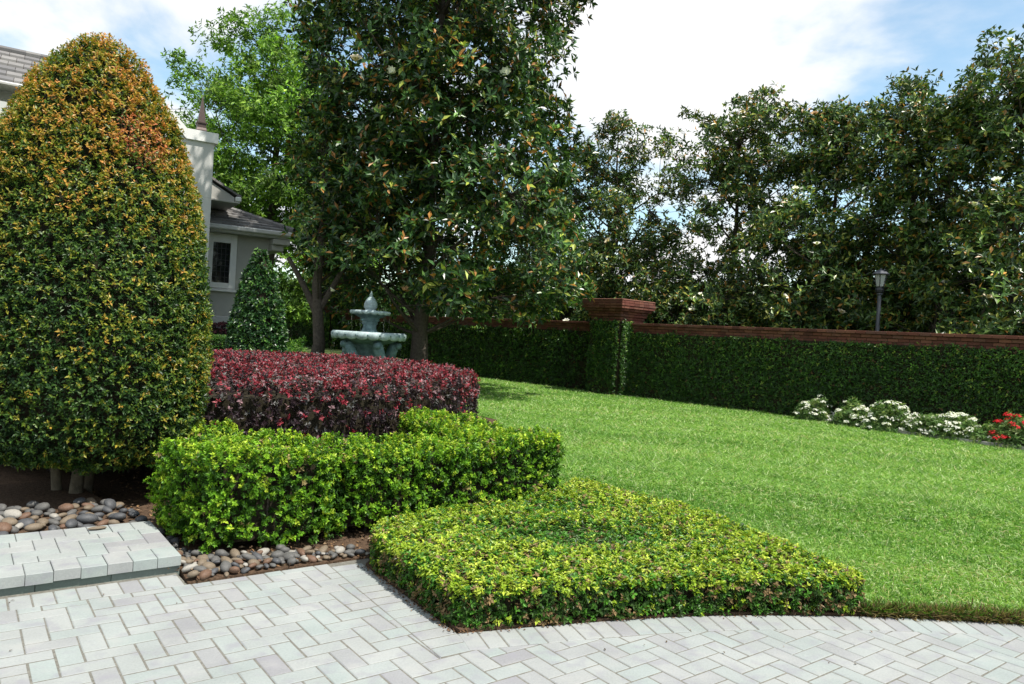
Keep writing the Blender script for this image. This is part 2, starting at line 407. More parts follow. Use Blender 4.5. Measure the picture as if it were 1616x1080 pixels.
CURVE = np.array([(-.19, 3.69), (.06, 3.78), (.39, 3.90), (.75, 4.02), (1.12, 4.12), (1.65, 4.215), (2.16, 4.27), (2.63, 4.29), (3.06, 4.285), (3.6, 4.23), (4.3, 4.08), (5.2, 3.78), (6.4, 3.2), (7.6, 2.4)])
GC_L = np.array([-.84, 4.66]); GC_C = CURVE[0]
PEB0 = np.array([-1.74, 4.15]); PEB1 = PEB0+u*1.16
TER = np.array([-1.86, 4.33])          # front right corner of the raised step
def dense_curve():
    t = np.linspace(0, len(CURVE)-1, 260); i = np.arange(len(CURVE))
    return np.column_stack([np.interp(t, i, CURVE[:, 0]), np.interp(t, i, CURVE[:, 1])])
DC = dense_curve()
for _ in range(30): DC[1:-1] = .25*DC[:-2]+.5*DC[1:-1]+.25*DC[2:]
# drive: base of joint sand and single pavers
drive_poly = [(-6, .5), (9, .5), (9, 2.0)]+[tuple(p) for p in DC[::-8]]+[tuple(DC[0]), tuple(GC_L), tuple(PEB1), tuple(PEB0), tuple(TER-u*.02+v*.03), tuple(TER-u*4.5+v*.03)]
drive = mobj('paved_drive', poly_prism(drive_poly, -.08, -.0020, 'paved_drive', M_SAND)); setp(drive, kind='structure')

def clip_half(poly, p0, n):
    """keep the side where (p-p0).n <= 0"""
    out = []; m = len(poly)
    for i in range(m):
        a, b = poly[i], poly[(i+1) % m]; da, db = (a-p0)@n, (b-p0)@n
        if da <= 0: out.append(a)
        if da*db < 0: out.append(a+(b-a)*da/(da-db))
    return out
def slab(poly, zt, th, ch=.004):
    """one paver: polygon prism with a chamfered upper rim"""
    p = np.asarray(poly); s = 1 if area2(p) > 0 else -1
    if s < 0: p = p[::-1]
    e0 = unit(p-np.roll(p, 1, 0)); e1 = unit(np.roll(p, -1, 0)-p)
    n0 = np.stack([-e0[:, 1], e0[:, 0]], 1); n1 = np.stack([-e1[:, 1], e1[:, 0]], 1); nn = n0+n1
    q = p+nn/np.maximum((nn*n0).sum(1, keepdims=True), .35)*ch
    k = len(p)
    V = np.concatenate([np.column_stack([p, np.full(k, zt-th)]), np.column_stack([p, np.full(k, zt-ch*.8)]), np.column_stack([q, np.full(k, zt)])])
    i = np.arange(k); j = (i+1) % k
    return V, [np.concatenate([np.stack([i, j, k+j, k+i], 1), np.stack([k+i, k+j, 2*k+j, 2*k+i], 1)]), (2*k+i)[None]]
r0 = rng(11)
J = .0025
def gather_pavers():
    B = .1025; out = []
    org = GC_C+u*(-.02)+v*(-.205*0)
    # soldier courses
    ev = unit(GC_L-GC_C); en = np.array([-ev[1], ev[0]])            # towards the drive (left of the bed)
    if en@(np.array([-2, 3])-GC_C) < 0: en = -en
    L = np.linalg.norm(GC_L-GC_C)
    for k in range(-2, int(L/B)+1):
        a = GC_C+ev*(k*B+J+.0); b_ = GC_C+ev*((k+1)*B-J)
        out.append([a+en*.002, b_+en*.002, b_+en*.203, a+en*.203])
    seg = np.linalg.norm(np.diff(DC, axis=0), axis=1); S = np.concatenate([[0], np.cumsum(seg)])
    def cp(s): return np.array([np.interp(s, S, DC[:, 0]), np.interp(s, S, DC[:, 1])])
    def cn(s):
        d = unit(cp(s+.05)-cp(s-.05)); return np.array([d[1], -d[0]])
    k = 0
    s = .0
    while s < 6.2:
        a, b_ = cp(s+J), cp(s+B-J); na, nb = cn(s), cn(s+B)
        out.append([a+na*.002, b_+nb*.002, b_+nb*.203, a+na*.203]); s += B
    n_sold = len(out)
    # herringbone infill
    for i in range(-45, 75):
        for j in range(-60, 60):
            sgn = (i-j) % 4
            if sgn == 0: cells = (i, i+2, j, j+1)
            elif sgn == 3: cells = (i, i+1, j, j+2)
            else: continue
            a0, a1, b0, b1 = [c*B for c in cells]
            q = [org+u*(a0+J)+v*(b0+J), org+u*(a1-J)+v*(b0+J), org+u*(a1-J)+v*(b1-J), org+u*(a0+J)+v*(b1-J)]
            c = sum(q)/4
            if c[1] < 1.2 or c[0] < -5.2 or c[0] > 6.5: continue
            if c[0] > -.19-.0:
                pass
            # boundaries
            q2 = q; al, ac = (c-GC_C)@ev, (c-GC_C)@en
            if ac > 0:
                if al > -.205: q2 = clip_half(q, GC_C+en*.2055, -en)
                elif ac < .2055 and al > -.36: q2 = clip_half(q, GC_C-ev*.2065, ev)
            if ac <= .0 or (al <= -.205 and ac < .2):
                d = np.linalg.norm(DC-c, axis=1); kk = int(np.clip(d.argmin(), 1, len(DC)-2))
                t = unit(DC[kk+1]-DC[kk-1]); nrm = np.array([t[1], -t[0]])
                q2 = clip_half(q2, DC[kk]+nrm*.2055, -nrm)
            if len(q2) < 3: continue
            q2 = clip_half(q2, PEB0, v)                       # pebble strip and the step
            if len(q2) >= 3 and c[0] < -1.5 and (c-PEB0)@u < -.04: pass
            if len(q2) < 3 or abs(area2(q2)) < .0006: continue
            out.append(q2)
    # row between pebble line and step front (left of the pebbles)
    for k in range(0, 42):
        a = PEB0-u*(.012+k*B); q = [a-u*J+v*J, a-u*(B-J)+v*J, a-u*(B-J)+v*.2, a-u*J+v*.2]
        if q[0][0] > -5.2: out.append(q)
    return out
pav = gather_pavers()
cent = np.array([np.mean(p, axis=0) for p in pav]); ar = np.array([abs(area2(p)) for p in pav])
px, py, pk = project(np.column_stack([cent, np.zeros(len(cent))]))
vis = (px > -30) & (px < IW+30) & (py < IH+30) & (pk > 0)
score = np.where(vis, ar/pk**2*np.abs(pk)**-1, 0)
order = np.argsort(-score); chosen = set(order[:300].tolist())
rest = []
for k, p in enumerate(pav):
    c = cent[k]; V, F = slab(np.asarray(p)-c, 0, .05)
    dz = float(np.clip(r0.normal(0, .0009), -.0012, .002))
    if k in chosen:
        o = mobj('paver', np_mesh('paver', V, F, M_PAVER), drive, loc=(c[0], c[1], dz), rot=(r0.normal(0, .0022), r0.normal(0, .0022), 0))
    else:
        rest.append((V+[c[0], c[1], dz], F))
V, F, _ = join_parts(rest); o = mobj('pavers', np_mesh('pavers', V, F, M_PAVER), drive); setp(o, kind='stuff')

# raised step at the left
TZ = .105
step = mobj('paved_step', poly_prism([tuple(TER-u*.03+v*.035), tuple(TER-u*4.2+v*.035), tuple(TER-u*4.2+v*.88), tuple(TER-u*.03+v*.88)], -.06, TZ-.012, 'paved_step', M_SAND)); setp(step, kind='structure')
def step_piece(poly, zt, th, m, name):
    p = np.asarray(poly); c = p.mean(0); V, F = slab(p-c, 0, th, .004)
    mobj(name, np_mesh(name, V, F, m), step, loc=(c[0], c[1], zt+r0.normal(0, .0012)), rot=(r0.normal(0, .004), r0.normal(0, .004), 0))
B2 = .128
def TP(a, b): return TER-u*a+v*b
for k in range(26):
    a0, a1 = k*B2+.0015, (k+1)*B2-.0015
    step_piece([TP(a0, 0), TP(a1, 0), TP(a1, .205), TP(a0, .205)], TZ, .06, M_PAVER, 'paver')
    step_piece([TP(a0, .675), TP(a1, .675), TP(a1, .86), TP(a0, .86)], TZ, .06, M_PAVER, 'paver')
for k in range(9):
    a0, a1 = k*.36+.002, (k+1)*.36-.002
    step_piece([TP(a0, .022), TP(a1, .022), TP(a1, .12), TP(a0, .12)], TZ-.0615, .06, M_RISER, 'riser_block')
ih = 0
for i in range(-2, 40):
    for j in range(-40, 40):
        sg = (i-j) % 4
        if sg == 0: ce = (i, i+2, j, j+1)
        elif sg == 3: ce = (i, i+1, j, j+2)
        else: continue
        a0, a1, b0, b1 = ce[0]*B2*.9, ce[1]*B2*.9, .21+ce[2]*.1155, .21+ce[3]*.1155
        a0, a1 = max(a0, 0), min(a1, 3.3); b0, b1 = max(b0, .2085), min(b1, .6725)
        if a1-a0 < .03 or b1-b0 < .02: continue
        step_piece([TP(a0+.0015, b0+.0015), TP(a1-.0015, b0+.0015), TP(a1-.0015, b1-.0015), TP(a0+.0015, b1-.0015)], TZ, .06, M_PAVER, 'paver')

# planting bed of mulch, lawn, flower bed
bed_poly = [tuple(PEB0), tuple(PEB1), tuple(GC_L), tuple(GC_C+np.array([.012, .012])), (.39, 3.91), (1.12, 4.13), (1.65, 4.225), (2.2, 4.29), (1.6, 5.9), (.95, 6.6), (.6, 7.3), (-.2, 8.6), (-.2, 13.0), (-2, 15.2), (-6.5, 15.2), (-9, 9), (-9, 4.0)] + [tuple(TER-u*4.2+v*.86), tuple(TER+v*.86), tuple(TER+u*.004)]
pbed = mobj('planting_bed', poly_prism(bed_poly, -.085, .012, 'planting_bed', M_MULCH)); setp(pbed, kind='structure')
terr_bed = mobj('raised_pebble_bed', poly_prism([tuple(TER-u*.0+v*.885), tuple(TER-u*4.2+v*.885), tuple(TER-u*4.2+v*2.6), tuple(TER-u*.3+v*2.6)], -.085, .07, 'raised_pebble_bed', M_MULCH)); setp(terr_bed, kind='structure')
LAWN = [(2.22, 4.29)]+[tuple(p+np.array([0, .012])) for p in DC[130::10]]+[(9, 2.2), (14, 2.0), (16, 6.9)]+[tuple(WP(t, .05, 0)[:2]) for t in (-9+.2, 0, 9, 15, 22)]+[(-3.6, 27.0), (-2.2, 20), (-1.9, 15.3), (-.18, 13.0), (-.18, 8.62), (.62, 7.32), (.96, 6.62), (1.61, 5.92)]
lawn = mobj('lawn', poly_prism(LAWN, -.085, .012, 'lawn', M_TURF)); setp(lawn, kind='structure')

def build_grass():
    r = rng(5); Ps = []
    poly = np.array(LAWN)
    # density falls with distance
    for (d0, d1, dens) in ((3.6, 5.5, 6800), (5.5, 8, 4400), (8, 12, 2000), (12, 17, 1050), (17, 27, 560)):
        x0, x1 = -3.2, min(13, d1*.80+1.2); n = int((x1-x0)*(d1-d0)*dens)
        c = np.column_stack([r.uniform(x0, x1, n), r.uniform(d0, d1, n)])
        c = c[(c[:, 0] < c[:, 1]*.78+1.2)]; c = c[inside(c, poly)]
        sx, sy, sk = project(np.column_stack([c, np.zeros(len(c))]))
        c = c[(sx < IW+260) & (sx > 350)]
        Ps.append(np.column_stack([c, np.full(len(c), (d0+d1)/2)]))
    P = np.concatenate(Ps); n = len(P); dist = np.hypot(P[:, 0], P[:, 1])
    edge = edge_dist(P[:, :2], poly)
    P3 = np.column_stack([P[:, :2], np.full(n, .010)])
    wind = lump(P3, .9, 3); tuft = lump(P3, 7, 9)
    az = r.uniform(0, 2*math.pi, n); ln = r.uniform(.35, 1.0, n)*1.1
    lean = np.stack([np.cos(az)*ln+wind*.25+.3*np.sin((P3[:, 0]*.68+P3[:, 1]*.73)*2*math.pi/1.1), np.sin(az)*ln-.1, np.ones(n)], 1)
    D = unit(lean)
    far = np.clip(dist/6, 1, 3.2)
    h = r.uniform(.028, .066, n)*(1+.36*tuft).clip(.5)*np.clip(far, 1, 1.5)
    w = r.uniform(.0040, .0076, n)*far
    S = unit(np.cross(D, np.column_stack([r.normal(size=(n, 2)), np.zeros(n)+.2])))
    b0 = P3-S*w[:, None]/2; b1 = P3+S*w[:, None]/2
    mid = P3+D*(h*.6)[:, None]; tip = P3+unit(D+np.column_stack([D[:, :2]*.8, -.25*np.ones(n)]))*h[:, None]
    V = np.stack([b0, b1, mid+S*w[:, None]*.42, mid-S*w[:, None]*.42, tip], 1).reshape(-1, 3)
    k = np.arange(n)*5
    nr_ = dist < 8.5; kn, kf = k[nr_], k[~nr_]
    F4 = np.stack([kn, kn+1, kn+2, kn+3], 1); F3 = np.concatenate([np.stack([kn+3, kn+2, kn+4], 1), np.stack([kf, kf+1, kf+4], 1)])
    band = lump(P3*np.array([.5, 1.6, 0]), 1.3, 21); mow = np.sin((P3[:, 0]*.68+P3[:, 1]*.73)*2*math.pi/1.1)
    pal = [(.078, .19, .028), (.155, .31, .048), (.26, .42, .085), (.46, .55, .27), (.48, .44, .21)]
    wts = np.stack([.22-.16*band-.1*mow, .42+0*band, .24+.2*band+.12*mow, .12+.10*tuft.clip(0)+.06*band, .035+.07*(band > .5)], 1).clip(.01)
    col = pick(r, n, pal, wts, .14)
    o = mobj('grass', np_mesh('grass', V, [F4, F3], L_GRASS, np.repeat(col, 5, 0))); setp(o, 'short bright green turf grass covering the lawn', 'grass', kind='stuff')
build_grass()
def edge_grass():
    # ragged runners and dry thatch where the turf meets the pavers
    r = rng(6); n = 11000
    seg = DC[118:215]; t = r.uniform(0, len(seg)-1.01, n); i = t.astype(int); f = (t-i)[:, None]
    p = seg[i]*(1-f)+seg[i+1]*f+np.column_stack([r.normal(0, .02, n), np.abs(r.normal(.012, .035, n))])
    P = np.column_stack([p, r.uniform(0, .035, n)])
    D = unit(np.column_stack([r.normal(0, .8, n), r.normal(-.25, .6, n), r.uniform(-.1, 1.0, n)]))
    L = r.uniform(.03, .085, n)
    V, F, k = leaves(P, D, r.normal(size=(n, 3)), L, r.uniform(.003, .007, n), hi=False, droop=.3)
    low = P[:, 2] < .026
    col = np.where(low[:, None], pick(r, n, [(.2, .15, .07), (.10, .07, .035), (.3, .24, .12), (.06, .12, .02)], [4, 3, 3, 1]), pick(r, n, [(.07, .16, .02), (.14, .24, .04), (.22, .2, .07)], [4, 4, 2]))
    o = mobj('turf_edge', np_mesh('turf_edge', V, F, L_GRASS, np.repeat(col, k, 0))); setp(o, 'ragged edge of grass runners and dry thatch beside the pavers', 'grass', kind='stuff')
edge_grass()

# ================================================================== CLIPPED PLANTS
def foliage_obj(name, parent, V, F, k, col_site, m):
    return mobj(name, np_mesh(name, V, F, m, np.repeat(col_site, k, 0)), parent)

def big_topiary():
    r = rng(21); c = np.array([-3.40, 5.90, 0])
    root = empty('topiary_tree', c, label='tall bullet shaped topiary with orange and green leaves on bare stems over pebbles', cat='topiary')
    prof = [(.50, .02), (.43, .33), (.38, .56), (.44, .72), (.58, .83), (.85, .885), (1.2, .905), (1.6, .885), (2.0, .835), (2.4, .76), (2.75, .665), (3.02, .555), (3.25, .425), (3.43, .295), (3.55, .17), (3.63, .04)]
    mobj('inner_twigs', rev_core(prof, .86, 'inner_twigs', M_CORE), root, scale=(1, 1, 1))
    n = 34000; P, N = samp_rev(r, prof, n); keep = N@unit(-c*np.array([1, 1, 0])) > -.55; P, N = P[keep], N[keep]; n = len(P)
    lp = lump(P+c, 5, 2); fine = lump(P+c, 14, 3)
    depth = r.exponential(.05, n).clip(0, .24)
    P = P+N*(lp*.03+fine*.026-depth+.025)[:, None]
    A = unit(N*.75+np.array([0, 0, .55])+r.normal(0, .38, (n, 3)))
    st_ = np.repeat(np.arange(n), 2); Pq = P[st_]+A[st_]*np.tile([-.008, .016], n)[:, None]
    V, F, k, site = whorls(r, Pq, A[st_], 3, .032, .0155, phi=(25, 80), hi=False, fold=.2); site = st_[site]
    z = P[:, 2]; pt = lump(P+c, 3.2, 7); sm = lump(P+c, 11, 8)
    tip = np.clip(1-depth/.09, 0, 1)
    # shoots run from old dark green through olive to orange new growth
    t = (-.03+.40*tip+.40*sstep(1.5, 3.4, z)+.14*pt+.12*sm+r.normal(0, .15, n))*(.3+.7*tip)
    red = np.exp(-((P[:, 0]-.52)**2+(P[:, 1]+.30)**2)/.07-((z-2.8)/.30)**2)+.28*sstep(3.0, 3.6, z)
    tl = (t[site]+r.normal(0, .09, len(site))).clip(0, 1)
    xs_ = [0, .22, .42, .58, .74, 1.0]; ramp = np.array([(.016, .042, .012), (.035, .085, .016), (.10, .17, .020), (.26, .25, .028), (.42, .25, .04), (.52, .22, .06)])
    col = np.stack([np.interp(tl, xs_, ramp[:, q]) for q in range(3)], 1)
    rs = (red[site]*r.random(len(site)) > .42)[:, None]
    col = np.where(rs, col*.35+np.array([.30, .075, .045]), col)*(1+r.normal(0, .12, (len(site), 1))).clip(.5, 1.5)
    foliage_obj('crown', root, V, F, k, col, L_TOPI)
    for a, b, rr_ in (((-.14, -.02), (-.30, .1), .034), ((.04, -.08), (.12, .0), .043), ((.0, .14), (.05, .3), .038)):
        Vt, Ft = tube(ring_curve((a[0], a[1], .0), (a[0]*1.1, a[1]*1.1, .3), (b[0]*1.4, b[1]*1.4, 1.2), 8), np.linspace(rr_*1.25, rr_*.7, 8), 9)
        mobj('trunk', np_mesh('trunk', Vt, Ft, M_BARK2, smooth=True), root)
    # stray shoots above the top
    return root
big_topiary()

def small_topiary():
    r = rng(22); c = np.array([-4.99, 14.5, .45])
    root = empty('topiary_tree', c, label='small dark green cone topiary in front of the house window', cat='topiary')
    prof = [(.05, .3), (.12, .50), (.5, .55), (1.0, .51), (1.5, .41), (1.9, .28), (2.2, .15), (2.40, .04)]
    mobj('inner_twigs', rev_core(prof, .84, 'inner_twigs', M_CORE, 24), root)
    n = 4200; P, N = samp_rev(r, prof, n); P = P+N*(lump(P, 6, 4)*.05-r.exponential(.04, n).clip(0, .15))[:, None]
    A = unit(N*.7+np.array([0, 0, .6])+r.normal(0, .4, (n, 3)))
    V, F, k, site = whorls(r, P, A, 5, .075, .036, hi=False)
    col = pick(r, n, [(0.016, 0.052, 0.016), (0.039, 0.111, 0.023), (0.104, 0.208, 0.039)], [4, 3, 1.3])[site]
    foliage_obj('crown', root, V, F, k, col, L_MAG)
    Vt, Ft = tube([(0, 0, -.5), (0, 0, .3)], [.06, .05], 8); mobj('trunk', np_mesh('trunk', Vt, Ft, M_BARK2), root)
small_topiary()

def hedge(name, poly, z0, z1, n, nl, L, W, pal, wfun, m, label, cat='hedge', group=None, rnd=.1, bump=.03, bf=6., seed=1, depth=.04, hi=False, up=.4, stems=0, coreinset=.11, clump=None, phi=(30, 75), zwob=.0, lowfade=0, sprig=1, sstepl=.018, zfun=None):
    r = rng(seed); p = soften(poly); c = p.mean(0)
    root = empty(name, (c[0], c[1], 0), label=label, cat=cat, group=group)
    P, N = samp_prism(r, p, z0, z1, n, rnd); keep = N@np.append(unit(-c), 0) > -.5; P, N = P[keep], N[keep]; n = len(P)
    Pw = P.copy(); lp = lump(Pw, bf, seed+50); fine = lump(Pw, bf*3.2, seed+51)
    dp = r.exponential(depth, n).clip(0, depth*4)
    P = P+N*(lp*bump+fine*bump*.5-dp)[:, None]
    if zwob: P[:, 2] += zwob*lump(Pw*np.array([1, 1, 0]), 2.6, seed+52)*((Pw[:, 2]-z0)/(z1-z0)).clip(0, 1)
    if zfun is not None: P[:, 2] += zfun(Pw, N)
    if lowfade:  # ragged lower edge
        keep = (Pw[:, 2]-z0) > lowfade*np.abs(lump(Pw*np.array([1, 1, 0]), 9, seed+53))*r.random(n)*1.6
        P, N, Pw, dp, lp = P[keep], N[keep], Pw[keep], dp[keep], lp[keep]; n = len(P)
    A = unit(N*.8+np.array([0, 0, up])+r.normal(0, .38, (n, 3)))
    wt = wfun(Pw, N, dp, lp, r)
    if sprig > 1:   # leaves set in tiers along each shoot
        q = np.repeat(np.arange(n), sprig); step_ = (np.tile(np.arange(sprig), n)-(sprig-1)*.6)[:, None]
        bend = r.normal(0, .25, (n, 3))
        P = P[q]+unit(A[q]+bend[q]*step_*.5)*step_*sstepl*r.uniform(.8, 1.25, (n, 1))[q]; A = A[q]
    else: q = np.arange(n)
    V, F, k, site = whorls(r, P-np.array([c[0], c[1], 0]), A, nl, L, W, phi=phi, hi=hi)
    cs = pick(r, n, pal, wt, .12)[q]
    col = cs[site]*(1+r.normal(0, .15, (len(site), 1))).clip(.5, 1.6)
    foliage_obj('foliage', root, V, F, k, col, m)
    q = inset(p, coreinset)[::2]
    co = mobj('inner_twigs', poly_prism([tuple(a-c) for a in q], max(z0, .0)+.03, z1-coreinset*.9, 'inner_twigs', M_CORE), root)
    if stems:
        lo, hi_ = p.min(0), p.max(0); parts = []
        while len(parts) < stems:
            a = lo+(hi_-lo)*r.random(2)
            if inside(a[None], inset(p, .07))[0]:
                b = np.array([a[0]+r.normal(0, .06), a[1]+r.normal(0, .06), (z0+z1)*.5])
                parts.append(tube([(a[0]-c[0], a[1]-c[1], -.02), (b[0]-c[0], b[1]-c[1], b[2])], [.012, .007], 5))
        Vt, Ft, _ = join_parts(parts); setp(mobj('stems', np_mesh('stems', Vt, Ft, M_BARK), root), kind='stuff')
    return root
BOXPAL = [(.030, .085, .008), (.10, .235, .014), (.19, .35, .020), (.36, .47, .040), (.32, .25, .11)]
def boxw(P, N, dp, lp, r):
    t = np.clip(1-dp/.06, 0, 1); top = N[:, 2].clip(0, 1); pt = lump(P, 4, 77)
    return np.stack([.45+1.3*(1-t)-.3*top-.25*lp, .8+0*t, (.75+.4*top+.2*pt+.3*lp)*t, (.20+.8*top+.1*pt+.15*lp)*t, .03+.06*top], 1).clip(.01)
# corner block, long run with its return, and a bit behind the corner block
b0 = np.array([-1.80, 4.50])
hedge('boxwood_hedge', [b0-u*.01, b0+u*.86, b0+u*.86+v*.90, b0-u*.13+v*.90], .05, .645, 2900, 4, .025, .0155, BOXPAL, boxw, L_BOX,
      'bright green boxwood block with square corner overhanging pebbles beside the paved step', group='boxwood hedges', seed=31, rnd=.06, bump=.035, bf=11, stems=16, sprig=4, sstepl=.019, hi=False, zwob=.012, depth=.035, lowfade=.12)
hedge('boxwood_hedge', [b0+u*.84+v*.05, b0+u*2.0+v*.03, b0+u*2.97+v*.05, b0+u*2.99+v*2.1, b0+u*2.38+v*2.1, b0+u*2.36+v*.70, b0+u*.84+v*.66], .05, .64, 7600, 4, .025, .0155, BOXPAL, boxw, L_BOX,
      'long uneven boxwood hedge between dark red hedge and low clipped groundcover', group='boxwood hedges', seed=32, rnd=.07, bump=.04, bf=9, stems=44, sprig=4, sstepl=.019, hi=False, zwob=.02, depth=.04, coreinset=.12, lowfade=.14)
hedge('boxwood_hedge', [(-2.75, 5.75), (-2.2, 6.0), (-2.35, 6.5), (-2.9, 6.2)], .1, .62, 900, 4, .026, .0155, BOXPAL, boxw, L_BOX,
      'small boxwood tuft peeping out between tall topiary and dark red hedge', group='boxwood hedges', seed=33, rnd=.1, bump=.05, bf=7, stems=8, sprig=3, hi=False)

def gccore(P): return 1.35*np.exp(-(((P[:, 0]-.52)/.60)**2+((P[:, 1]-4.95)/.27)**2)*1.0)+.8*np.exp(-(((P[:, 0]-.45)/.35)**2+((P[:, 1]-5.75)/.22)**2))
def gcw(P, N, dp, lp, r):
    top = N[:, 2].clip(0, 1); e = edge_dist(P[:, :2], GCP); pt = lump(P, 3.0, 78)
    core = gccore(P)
    low = np.clip((.195-P[:, 2]+.02*lump(P, 14, 5))/.05, 0, 1)*np.where(N[:, 2] < .5, 1, 0)  # side leaves: shade painted in as darker greens, plus brown old leaves
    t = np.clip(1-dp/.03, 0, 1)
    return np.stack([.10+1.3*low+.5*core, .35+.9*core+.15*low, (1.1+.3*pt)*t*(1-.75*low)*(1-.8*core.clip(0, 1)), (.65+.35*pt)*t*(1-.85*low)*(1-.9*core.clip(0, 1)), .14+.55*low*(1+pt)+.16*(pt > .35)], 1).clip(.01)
GCP = np.array([GC_C+np.array([.0, .02])]+[p+np.array([0, .015]) for p in (np.array([.39, 3.90]), np.array([.75, 4.02]), np.array([1.12, 4.12]), np.array([1.65, 4.215]), np.array([2.18, 4.275]))]+[np.array(q) for q in ((2.12, 4.42), (1.56, 5.82), (.95, 6.52), (.66, 6.95), (.55, 6.55), (.36, 6.15), (.02, 5.72), (-.50, 5.28), (-.80, 4.92))]+[GC_L+np.array([.02, .0])])
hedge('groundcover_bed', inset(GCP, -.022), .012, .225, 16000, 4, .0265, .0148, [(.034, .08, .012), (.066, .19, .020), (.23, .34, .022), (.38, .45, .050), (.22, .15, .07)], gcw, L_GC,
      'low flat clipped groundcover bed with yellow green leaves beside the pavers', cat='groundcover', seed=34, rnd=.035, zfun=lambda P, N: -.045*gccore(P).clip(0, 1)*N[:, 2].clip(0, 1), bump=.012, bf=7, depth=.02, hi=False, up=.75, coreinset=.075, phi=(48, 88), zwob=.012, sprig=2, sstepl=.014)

th = np.linspace(0, 2*math.pi, 60, endpoint=False)
RED = np.column_stack([-3.45+3.0*np.sign(np.cos(th))*np.abs(np.cos(th))**.9, 10.35+4.1*np.sin(th)])
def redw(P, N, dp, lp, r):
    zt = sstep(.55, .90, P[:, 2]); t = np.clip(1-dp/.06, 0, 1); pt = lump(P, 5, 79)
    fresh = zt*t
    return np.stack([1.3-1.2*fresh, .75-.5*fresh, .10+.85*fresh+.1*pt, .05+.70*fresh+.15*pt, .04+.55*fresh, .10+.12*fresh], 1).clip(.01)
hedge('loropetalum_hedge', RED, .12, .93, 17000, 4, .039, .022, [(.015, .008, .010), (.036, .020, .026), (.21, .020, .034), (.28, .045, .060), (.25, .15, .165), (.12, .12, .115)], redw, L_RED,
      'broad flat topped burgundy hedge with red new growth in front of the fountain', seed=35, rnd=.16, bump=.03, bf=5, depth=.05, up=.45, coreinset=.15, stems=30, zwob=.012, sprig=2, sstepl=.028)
# small hedges by the house
def greenw(P, N, dp, lp, r):
    return np.tile([3, 3, 1.5, .3], (len(P), 1))
GP = [(0.025, 0.070, 0.017), (0.063, 0.154, 0.028), (0.126, 0.252, 0.042), (0.224, 0.336, 0.070)]
hedge('clipped_hedge', [(-6.9, 15.2), (-5.3, 15.2), (-5.0, 15.8), (-5.0, 16.3), (-6.9, 16.3)], .45, 1.13, 4200, 5, .045, .024, GP, greenw, L_BOX,
      'low straight clipped green hedge behind the dark red hedge, left of the cone topiary', seed=36, rnd=.05, bump=.012, depth=.03)
hedge('loropetalum_hedge', [(-8.6, 18.6), (-7.3, 18.9), (-7.3, 19.6), (-8.6, 19.4)], .5, 1.36, 2000, 5, .055, .03, [(.02, .01, .013), (.06, .02, .03), (.12, .03, .04)], lambda P, N, d, l, r: np.tile([3, 2, 1], (len(P), 1)), L_RED,
      'small dark purple hedge at the foot of the house wall', seed=37, rnd=.12, bump=.05)
def loose_shrub(c, rad_, h, n, seed, label, pal, lf=(.07, .02)):
    r = rng(seed); root = empty('shrub', c, label=label, cat='shrub')
    d = unit(r.normal(size=(n, 3))); d[:, 2] = np.abs(d[:, 2])
    P = d*np.array([rad_, rad_, h])*(r.uniform(.35, 1.0, (n, 1))**.5)*(1+.22*lump(d*3, 2, seed))[:, None]
    A = unit(d+np.array([0, 0, .4])+r.normal(0, .35, (n, 3)))
    V, F, k, site = whorls(r, P, A, 6, lf[0], lf[1], hi=False)
    foliage_obj('foliage', root, V, F, k, pick(r, n, pal, [3, 3, 1.5])[site], L_SOFT)
    parts = [tube([(0, 0, -.1), (x*.5, y*.5, h*.7)], [.02, .008], 5) for x, y in r.normal(0, rad_*.6, (7, 2))]
    Vt, Ft, _ = join_parts(parts); setp(mobj('stems', np_mesh('stems', Vt, Ft, M_BARK), root), kind='stuff')
SG = [(0.039, 0.111, 0.019), (0.091, 0.208, 0.026), (0.169, 0.312, 0.046)]
loose_shrub((-4.75, 15.9, .35), .5, .78, 900, 41, 'feathery light green shrub just left of the fountain', SG)
loose_shrub((-5.35, 16.6, .4), .5, .78, 800, 42, 'darker feathery shrub between cone topiary and forked tree trunk', [(.02, .06, .014), (.045, .11, .02), (.08, .16, .03)])

